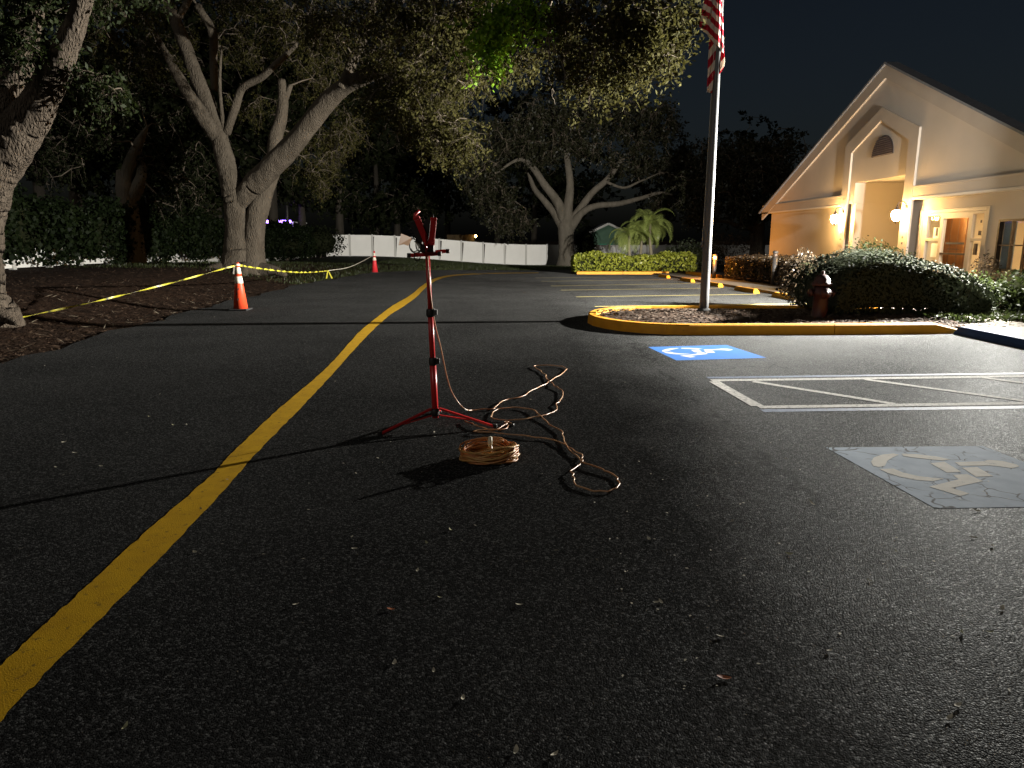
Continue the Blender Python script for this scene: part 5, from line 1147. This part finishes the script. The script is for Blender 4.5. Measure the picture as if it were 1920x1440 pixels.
me.polygons.foreach_set("use_smooth", [True] * len(me.polygons)); me.materials.append(M['flag'])
fo = bpy.data.objects.new("flag", me); COL.objects.link(fo); fo.location = c; so = fo.modifiers.new("solid", 'SOLIDIFY'); so.thickness = 0.003
tag(fo, "limp red and white striped flag hanging on the flagpole", "flag")

# ------------------------------------------------------------------ fire hydrant
hx, hy = 5.22, 12.05; hz = 0.16
hy_ = empty("fire_hydrant", (hx, hy, hz)); tag(hy_, "dark red fire hydrant on the island beside the big hedge", "fire hydrant")
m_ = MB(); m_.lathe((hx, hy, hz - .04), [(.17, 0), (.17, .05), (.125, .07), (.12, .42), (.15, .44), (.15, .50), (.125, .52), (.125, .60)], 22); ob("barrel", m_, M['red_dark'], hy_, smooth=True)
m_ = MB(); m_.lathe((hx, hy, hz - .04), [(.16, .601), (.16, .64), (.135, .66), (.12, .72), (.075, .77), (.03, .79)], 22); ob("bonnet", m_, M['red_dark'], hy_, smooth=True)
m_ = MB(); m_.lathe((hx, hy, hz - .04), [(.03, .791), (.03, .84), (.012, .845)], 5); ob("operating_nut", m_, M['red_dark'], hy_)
for ax, s in (('x', 1), ('x', -1), ('y', -1)):
    m_ = MB(); r = .075 if ax == 'y' else .055
    d = .11; ln_ = .10
    prof = [(r, s * d), (r, s * (d + ln_ * .5)), (r * 1.25, s * (d + ln_ * .55)), (r * 1.25, s * (d + ln_ * .9)), (r * .4, s * (d + ln_)), (r * .35, s * (d + ln_ * 1.35))]
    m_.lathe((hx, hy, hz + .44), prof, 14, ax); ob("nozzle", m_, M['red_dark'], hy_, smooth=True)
for k in range(8):
    a = 2 * PI * k / 8; m_ = MB(); m_.lathe((hx + .142 * math.cos(a), hy + .142 * math.sin(a), hz + .602), [(.013, -.005), (.013, .02)], 6); ob("bolt", m_, M['bronze'], hy_)

# ------------------------------------------------------------------ cones
def cone(p, h, body, label, tilt=0.0):
    x, y, z = p; t = empty("traffic_cone", (x, y, z)); tag(t, label, "cone", "traffic cones holding the tape")
    m_ = MB(); m_.box(x - .185, x + .185, y - .185, y + .185, z, z + .035); ob("base", m_, M['rubber'], t, bevel=.012)
    R0, R1 = .145, .032; rr = lambda u: R0 + (R1 - R0) * u; hh = lambda u: z + .0351 + (h - .035) * u
    def frus(u0, u1, ex, n, mm, nm):
        m2 = MB(); m2.lathe((x, y, 0), [(rr(u0) + ex, hh(u0)), (rr(u0 + (u1 - u0) / 2) + ex, hh((u0 + u1) / 2)), (rr(u1) + ex, hh(u1))], 24); return ob(nm, m2, mm, t, smooth=True)
    frus(0, 1, 0, 3, body, "body"); frus(.55, .70, .004, 2, M['reflect'], "reflective_band"); frus(.76, .90, .004, 2, M['reflect'], "reflective_band")
    return t
c1 = G(452, 584); c1.z += ASP; cone(c1, .98, M['cone'], "near orange cone with two white bands holding the yellow tape")
b_ = MB(); 
for (a, u) in ((-1.7, .18), (-1.9, .30), (-1.6, .4)):
    r = .145 + (.032 - .145) * u + .002; zz = c1.z + .035 + .945 * u; b_.add([(c1.x + r * math.cos(a + da), c1.y + r * math.sin(a + da), zz + dz) for da, dz in ((0, 0), (.25, .01), (.3, .05), (.05, .04))], [(0, 1, 2, 3)])
ob("scuff_mark", b_, M['ink'], bpy.data.objects["traffic_cone"])
c2 = G(703, 513); c2.z += ASP; cone(c2, 1.02, M['cone_pink'], "far red-orange cone in front of the white fence")

# ------------------------------------------------------------------ caution tape
def ribbon(name, pts, w_, twist, label, seed, material):
    C = catmull(pts, 14); r_ = random.Random(seed); V_ = []; F_ = []; A = []; ph = 0; s = 0
    for i, p in enumerate(C):
        t = Vector(C[min(i + 1, len(C) - 1)]) - Vector(C[max(i - 1, 0)]); t.normalize(); ph += twist * r_.uniform(0.2, 1.9)
        u = t.cross(Vector((0, 0, 1))).normalized(); v = u.cross(t); d = (u * math.cos(ph) + v * math.sin(ph)) * w_ / 2
        V_ += [Vector(p) - d, Vector(p) + d]; pr = 1.0 if (i % 7) in (3,) else 0.0; A += [pr, pr]
        if i: F_.append((2 * i - 2, 2 * i - 1, 2 * i + 1, 2 * i))
    me = bpy.data.meshes.new(name); c = V_[0].copy(); me.from_pydata([tuple(q - c) for q in V_], [], F_); me.update(); me.materials.append(material)
    at = me.attributes.new("print", 'FLOAT', 'POINT'); at.data.foreach_set("value", A)
    o = bpy.data.objects.new(name, me); COL.objects.link(o); o.location = c; ORG[o.name] = c; so = o.modifiers.new("solid", 'SOLIDIFY'); so.thickness = .002
    if label: tag(o, label, "tape", "yellow caution tape")
    return o
ct = Vector((c1.x, c1.y, c1.z + .93))
A0 = P3(-60, 616, 10.9); mid = lambda a, b, t, sag: a.lerp(b, t) + Vector((0, 0, -sag))
ribbon("caution_tape", [A0, mid(A0, ct, .2, .03), mid(A0, ct, .4, .05), mid(A0, ct, .6, .05), mid(A0, ct, .8, .03), ct], .032, .22, "yellow caution tape from the left tree to the near cone", 3, M['tape'])
kn = P3(614, 507.5, 23.0)
tp = ribbon("caution_tape", [ct, mid(ct, kn, .2, .05), mid(ct, kn, .45, .09), mid(ct, kn, .7, .08), mid(ct, kn, .9, .03), kn], .042, .75, "twisted yellow caution tape sagging between the cones to a knot", 4, M['tape'])
m_ = MB()
for dx in (-.06, .12): m_.add([kn + Vector((0, 0, .02)), kn + Vector((.03, 0, .02)), kn + Vector((dx + .05, -.03, -.24)), kn + Vector((dx, -.03, -.25))], [(0, 1, 2, 3)])
ob("knot_tail", m_, M['tape'], tp)
c2t = Vector((c2.x, c2.y, c2.z + .85)); m_ = MB(); m_.tube(catmull([kn, mid(kn, c2t, .35, .14), mid(kn, c2t, .7, .10), c2t], 8), .010, 6)
tag(ob("tape_string", m_, M['string'], None, tuple(kn), smooth=True), "thin pale cord running from the tape knot to the far cone", "cord")
m_ = MB(); m_.lathe((c1.x, c1.y, c1.z + .915), [(.05, 0), (.052, .02), (.045, .04)], 12); m_.add([(c1.x - .05, c1.y - .06, c1.z + .93), (c1.x - .02, c1.y - .06, c1.z + .93), (c1.x - .05, c1.y - .08, c1.z + .74), (c1.x - .08, c1.y - .08, c1.z + .76)], [(0, 1, 2, 3)])
tag(ob("tape_tie", m_, M['reflect'], None, tuple(c1)), "pale tie wrapped round the top of the near cone", "tie")

# ------------------------------------------------------------------ tripod work light
S0 = Vector((-.605, 5.45, ASP)); TOP = Vector((-.635, 5.42, 1.37))
st = empty("work_light_stand", tuple(S0)); tag(st, "red tripod work light stand with folded lamp heads", "work light")
ax = lambda t: (S0 + Vector((0, 0, .08))).lerp(TOP, t)
m_ = MB(); m_.tube([ax(0), ax(.36)], .025, 14); ob("lower_tube", m_, M['red'], st, smooth=True)
m_ = MB(); m_.tube([ax(.34), ax(.66)], .021, 14); ob("middle_tube", m_, M['red'], st, smooth=True)
m_ = MB(); m_.tube([ax(.64), ax(1.0)], .017, 14); ob("upper_tube", m_, M['red'], st, smooth=True)
for t_ in (.36, .66):
    p = ax(t_); m_ = MB(); m_.lathe(p, [(.028, -.03), (.032, -.02), (.032, .02), (.028, .03)], 14); cl_ = ob("clamp_collar", m_, M['black'], st, smooth=True)
    m_ = MB(); m_.box(p.x + .026, p.x + .036, p.y - .02, p.y + .012, p.z - .022, p.z + .03); m_.box(p.x + .036, p.x + .055, p.y - .016, p.y + .008, p.z - .018, p.z + .024); ob("clamp_knob", m_, M['pole' if t_ > .5 else 'black'], cl_, bevel=.004)
hub = ax(.06); m_ = MB(); m_.lathe(hub, [(.028, -.06), (.034, -.05), (.034, -.01), (.026, .0)], 14); ob("hub", m_, M['black'], st, smooth=True)
for (dx, dy) in ((-.40, -.24), (.47, -.02), (-.02, .50)):
    foot = S0 + Vector((dx, dy, .012)); top_ = hub + Vector((dx * .07, dy * .07, .0)); m_ = MB(); m_.bar(top_, foot, .024, .016); lg = ob("leg", m_, M['red'], st, bevel=.003)
    kn_ = top_.lerp(foot, .55) + Vector((0, 0, -.012)); m_ = MB(); m_.bar(hub + Vector((dx * .07, dy * .07, -.055)), kn_, .018, .008); ob("leg_brace", m_, M['red'], lg)
    m_ = MB(); m_.lathe(foot - Vector((0, 0, .012)), [(.018, 0), (.018, .03), (.014, .034)], 10); ob("foot_cap", m_, M['black'], lg)
# cross bars
def hb(a, b, z_, yo, nm="cross_bar"):
    A_, B_ = Vector((a, TOP.y + yo, z_)), Vector((b, TOP.y + yo, z_ + .012)); m_ = MB(); m_.bar(A_, B_, .028, .028); br_ = ob(nm, m_, M['red'], st, bevel=.003)
    for q, d in ((A_, -1), (B_, 1)): m_ = MB(); m_.bar(q + Vector((d * .001, 0, 0)), q + Vector((d * .028, 0, 0)), .033, .033); ob("end_cap", m_, M['black'], br_, bevel=.003)
hb(-.755, -.555, 1.375, -.03); hb(-.66, -.505, 1.392, .10, "rear_cross_bar")
# two lamp heads folded up in a V, seen almost edge on
def head(pivot, ang, ln, yaw, label):
    R = Matrix.Rotation(yaw, 3, 'Z') @ Matrix.Rotation(ang, 3, 'Y')
    T = lambda v: pivot + R @ Vector(v)
    def bx(nm, x0, x1, y0, y1, z0, z1, mm, par=st, bev=.004):
        m2 = MB(); m2.box(x0, x1, y0, y1, z0, z1); m2.v = [tuple(T(v)) for v in m2.v]; return ob(nm, m2, mm, par, bevel=bev)
    hd = bx("lamp_housing", -.055, -.012, -.085, .085, .03, ln - .02, M['black'])
    if label: hd["label"] = label
    for (y0, y1, z0, z1) in ((-.10, .10, 0, .022), (-.10, .10, ln - .022, ln), (-.10, -.08, .0225, ln - .0225), (.08, .10, .0225, ln - .0225)): bx("lamp_frame", -.0115, .032, y0, y1, z0, z1, M['red'], hd)
    bx("lamp_glass", -.004, .004, -.079, .079, .023, ln - .023, M['glass'], hd, 0)
    for k in range(5): bx("cooling_fin", -.075, -.0555, -.07, .07, .05 + k * .025, .056 + k * .025, M['black'], hd, 0)
    return hd
piv = Vector((-.627, 5.40, 1.452))
head(piv + Vector((-.012, .0, 0)), -.37, .215, .10, "left lamp head folded up beside the right one"); head(piv + Vector((.012, .01, .0)), .12, .20, .12, "right lamp head tilted upright")
m_ = MB()
for s in (-1, 1): m_.tube([TOP + Vector((.0, s * .07, .03)), piv + Vector((0, s * .11, -.02)), piv + Vector((s * .01, s * .115, .08))], .007, 8)
ob("yoke", m_, M['red'], st)
m_ = MB(); m_.box(piv.x - .05, piv.x + .05, piv.y - .07, piv.y + .05, 1.40, 1.458); ob("junction_box", m_, M['black'], st, bevel=.006)
m_ = MB(); a_ = P3(778, 402, 5.35); m_.tube([a_ + Vector((.03, .02, .025)), a_ + Vector((.0, 0, .0)), a_ + Vector((-.004, 0, -.03)), a_ + Vector((.02, .02, -.07))], .011, 8); ob("carry_handle", m_, M['red'], st, smooth=True)
# copper-coloured reflector flap at the left
def q3(px, py, Y=5.36): return P3(px, py, Y)
m_ = MB(); pts = [q3(752, 438, 5.06), q3(772, 446, 5.17), q3(765, 461, 5.15), q3(757, 458, 5.10), q3(747, 460, 5.04)]; bk = [p + Vector((.002, .012, 0)) for p in pts]; n = len(pts)
wf = (pts[1], q3(780, 450, 5.28), q3(790, 452, 5.36)); m_.add(pts + bk, [tuple(range(n)), tuple(range(2 * n - 1, n - 1, -1))] + [(i, (i + 1) % n, (i + 1) % n + n, i + n) for i in range(n)]); ob("reflector_flap", m_, M['copper'], st)
m_ = MB(); m_.tube(catmull(wf, 5), .004, 6); ob("flap_wire", m_, M['black'], st)
# loose wires round the heads
m_ = MB()
for W_ in ([(776, 444), (768, 455), (771, 470), (783, 474), (792, 462)], [(786, 440), (780, 452), (782, 468), (794, 472), (800, 460)], [(778, 474), (777, 484), (783, 489), (788, 482), (786, 472)], [(812, 402), (813, 428), (815, 452), (812, 468)], [(770, 466), (775, 472), (782, 470)], [(790, 436), (793, 452), (797, 470)]):
    m_.tube(catmull([q3(a, b, 5.36 + .01 * i) for i, (a, b) in enumerate(W_)], 5), .0042, 6)
ob("wiring", m_, M['black'], st, smooth=True)
m_ = MB(); m_.tube([q3(783, 445), q3(786, 456), q3(790, 466)], [.012, .02, .012], 8); ob("wire_connector", m_, M['white_trim'], st, smooth=True)

# ------------------------------------------------------------------ extension cords
def gp(px, py, h=.012): 
    p = G(px, py, ASP); return Vector((p.x, p.y, p.z + h))
air = [P3(801, 474, 5.38), P3(803, 500, 5.40), P3(806, 540, 5.41), P3(811, 580, 5.42), P3(816, 610, 5.46), P3(827, 654, 5.55), P3(836, 698, 5.66), P3(845, 730, 5.76), P3(858, 753, 5.84), P3(872, 767, 5.86)]
gnd = [(886, 773), (905, 770), (924, 769), (937, 760), (948, 752), (975, 748), (1000, 735), (1016, 725), (1035, 715), (1054, 703), (1062, 694), (1054, 689.5), (1032, 688), (1006, 688), (1002, 691), (1012, 697), (1023, 705), (1024, 712), (1032, 718), (1040, 727), (1051, 733), (1056, 742), (1051, 752), (1043, 760), (1044, 768), (1036, 776), (1019, 783), (1002, 786), (976, 790), (945, 790), (925, 788), (921, 783), (928, 774), (940, 770), (972, 767), (1000, 773), (1013, 784), (1029, 798), (1046, 808), (1056, 819), (1059, 833), (1070, 844), (1083, 853), (1092, 857), (1093, 864), (1086, 875), (1073, 886), (1073, 898), (1081, 911), (1102, 921), (1135, 925), (1154, 920), (1162, 910), (1157, 900), (1135, 887), (1113, 879), (1088, 868), (1068, 845), (1054, 835), (1027, 826), (991, 822), (951, 817), (924, 815), (893, 814), (891, 811), (916, 809), (943, 809), (955, 799), (953, 794.5), (947, 796), (945, 802), (925, 810), (905, 806), (885, 799), (872, 793)]
r_ = random.Random(9); pts = air + [gp(a, b, .012 + r_.uniform(0, .010)) for a, b in gnd]
pts = [Vector(p) + (Vector((r_.gauss(0, .005), r_.gauss(0, .005), 0)) if p[2] < .06 else Vector((0, 0, 0))) for p in catmull(pts, 3)]
m_ = MB(); m_.tube(catmull(pts, 3), .0050, 8)
tag(ob("extension_cord", m_, M['tan_cord'], None, tuple(gp(886, 773)), smooth=True), "faded orange cord dropping from the work light and snaking over the asphalt", "cord")
m_ = MB(); a_, b_p = gp(956, 798), gp(962, 800); m_.tube([a_, b_p], [.012, .015], 10); ob("plug", m_, M['black'], bpy.data.objects["extension_cord"], smooth=True)
# coil
cc = G(917, 862, ASP); cc.z = ASP; co = empty("cord_coil", tuple(cc)); tag(co, "coiled orange extension cord bundle lying on the asphalt", "cord coil")
m_ = MB(); r_ = random.Random(4); pts = []; turns = 19
for i in range(turns * 22):
    a = 2 * PI * i / 22; k = i / 22; lay = k / turns
    R = .168 + .016 * math.sin(k * 2.4) + r_.gauss(0, .0035) + .012 * math.sin(a * 3 + k * 1.3) - .026 * (int(k) % 3 == 1) + .014 * math.sin(k * 5.1); tl = .035 * math.sin(a + .4 + .6 * math.sin(k))
    z = .008 + lay * .080 + .012 * math.sin(k * 3.7 + a) + tl * lay * .9 + .006 * math.sin(a * 2 + k)
    pts.append(cc + Vector((R * math.cos(a) * 1.03 + .01 * math.sin(k * 3), R * .8 * math.sin(a) + .008 * math.cos(k * 2), max(.008, z))))
m_.tube(pts, .0062, 7); ob("windings", m_, M['orange_cord'], co, smooth=True)
m_ = MB(); r_ = random.Random(14); pts = []
for i in range(9 * 22):
    a = 2 * PI * i / 22; k = i / 22; R = .174 + .016 * math.sin(k * 1.7) + .008 * math.sin(a * 2 + k) + r_.gauss(0, .002); z = .02 + .010 * math.sin(a * 3 + k * 2) + .072 * (k / 9) + .026 * math.sin(a + .5 + k * .2) * (k / 9)
    pts.append(cc + Vector((R * math.cos(a) * 1.03, R * .8 * math.sin(a), max(.01, z))))
m_.tube(pts, .0060, 7); ob("outer_windings", m_, M['gold_cord'], co, smooth=True)
tie = cc + Vector((-.01, -.11, .07)); m_ = MB(); m_.tube(catmull([tie + Vector((-.05, .02, -.0)), tie, tie + Vector((.03, -.005, .03)), tie + Vector((.02, .03, .07))], 5), .007, 8); ob("cord_end", m_, M['tan_cord'], co, smooth=True)
m_ = MB(); m_.tube([tie + Vector((.02, .02, .05)), tie + Vector((.02, .025, .085)), tie + Vector((.022, .03, .115))], [.014, .016, .012], 10); ob("plug", m_, M['plug'], co, smooth=True)
m_ = MB(); m_.tube([cc + Vector((.06, .06, .10)), cc + Vector((.07, .05, .115)), cc + Vector((.10, .05, .115))], .011, 8); ob("socket", m_, M['orange_cord'], co, smooth=True)

# ------------------------------------------------------------------ fallen leaves on the asphalt
def leaf_mesh(name, L, W, curl, material):
    m_ = MB(); n = 6; vs_ = []
    for i in range(n + 1):
        u = i / n; w_ = W * math.sin(PI * (0.04 + 0.93 * u)) ** 0.8 / 2; z = curl * (4 * (u - .5) ** 2) * L
        vs_ += [(-w_, (u - .5) * L, z + .35 * w_), (0, (u - .5) * L, z), (w_, (u - .5) * L, z + .35 * w_)]
    fs = [(i * 3 + k, i * 3 + k + 1, i * 3 + k + 4, i * 3 + k + 3) for i in range(n) for k in (0, 1)]; m_.add(vs_, fs)
    me = bpy.data.meshes.new(name); me.from_pydata(m_.v, [], m_.f); me.update(); me.materials.append(material); me.polygons.foreach_set("use_smooth", [True] * len(me.polygons)); return me
LM = [leaf_mesh("leaf", .032, .014, .16, M['leaf_pale']), leaf_mesh("leaf", .036, .014, .2, M['leaf_green']), leaf_mesh("leaf", .055, .024, .12, M['leaf_brown'])]
def put_leaf(px, py, k, rz, label, scale=1.0, tilt=0.0, group=None):
    p = G(px, py, ASP); o = bpy.data.objects.new("fallen_leaf", LM[k]); COL.objects.link(o); o.location = (p.x, p.y, p.z + .004); o.rotation_euler = (tilt, random.uniform(-.3, .3), rz); o.scale = (scale,) * 3
    tag(o, label, "leaf", group or "fallen leaves on the asphalt")
random.seed(12)
put_leaf(1357, 1273, 2, 1.45, "curled reddish-brown leaf lying alone on the asphalt, lower right", 0.9, .1)
put_leaf(733, 1144, 2, 1.5, "small orange-brown leaf on the dark asphalt below the cord coil", 0.62, .1)
put_leaf(1522, 945, 0, .6, "pale curled leaf on the asphalt left of the worn grey-blue square", 1.6, .5)
put_leaf(1830, 959, 0, 1.3, "pale leaf on the near edge of the worn grey-blue square", 1.5, .2)
PALE = "small pale dry leaf lying on the open asphalt"
for (x, y) in ((783, 1071), (825, 1122), (974, 1136), (740, 1245), (813, 1259), (868, 1311), (1217, 1012), (1239, 1130), (845, 995), (800, 1019), (555, 1135), (1860, 1025), (1878, 1142), (1803, 1188), (1855, 1187), (1780, 1348), (1555, 1222), (1680, 1035), (1230, 1131), (1825, 1009), (968, 1410), (1040, 1417), (235, 1365), (1680, 1010), (1795, 1325), (1350, 1195), (366, 1037), (660, 1008), (665, 1030), (1630, 1090), (1480, 1040), (120, 830), (140, 850), (280, 782), (325, 798), (350, 797), (190, 875), (105, 877)):
    put_leaf(x, y, random.choice((0, 0, 1)), random.uniform(0, 6.28), PALE, random.uniform(.7, 1.2), random.uniform(-.2, .2), "small pale leaves scattered over the asphalt")
N_ = 190; C = []
rg = random.Random(77)
while len(C) < N_:
    px, py = rg.uniform(0, 1500), 505 + 560 * rg.random() ** 1.5
    p = G(px, py, ASP)
    if p.x > float(lot_edge(min(p.y, 46))) + .1 and p.x < 7 and p.y < 45 and not (1.2 < p.x and 10.8 < p.y < 14.4): C.append((p.x, p.y, p.z + .006))
C = np.array(C); V, F = leaf_quads(C, .020, .010, RNG, np.tile([[0, 0, 1.0]], (len(C), 1)), .7)
tag(ob_np("leaf_scatter", V, F, M['leaf_bit']), "tiny pale leaf bits scattered across the lane", "leaf bits", kind="stuff")
V, F = leaf_quads(np.array([(G(rg.uniform(1150, 1920), 640 + 700 * rg.random() ** 1.3, ASP)[:]) for _ in range(100)]) + np.array([[0, 0, .003]]), .014, .008, RNG, np.tile([[0, 0, 1.0]], (100, 1)), .9)
tag(ob_np("grit_scatter", V, F, M['leaf_pale']), "pale grit and leaf bits on the coarse asphalt of the stalls", "grit", kind="stuff")
print("objects", len(bpy.data.objects), "tris", sum(len(o.data.polygons) for o in bpy.data.objects if o.type == 'MESH'))
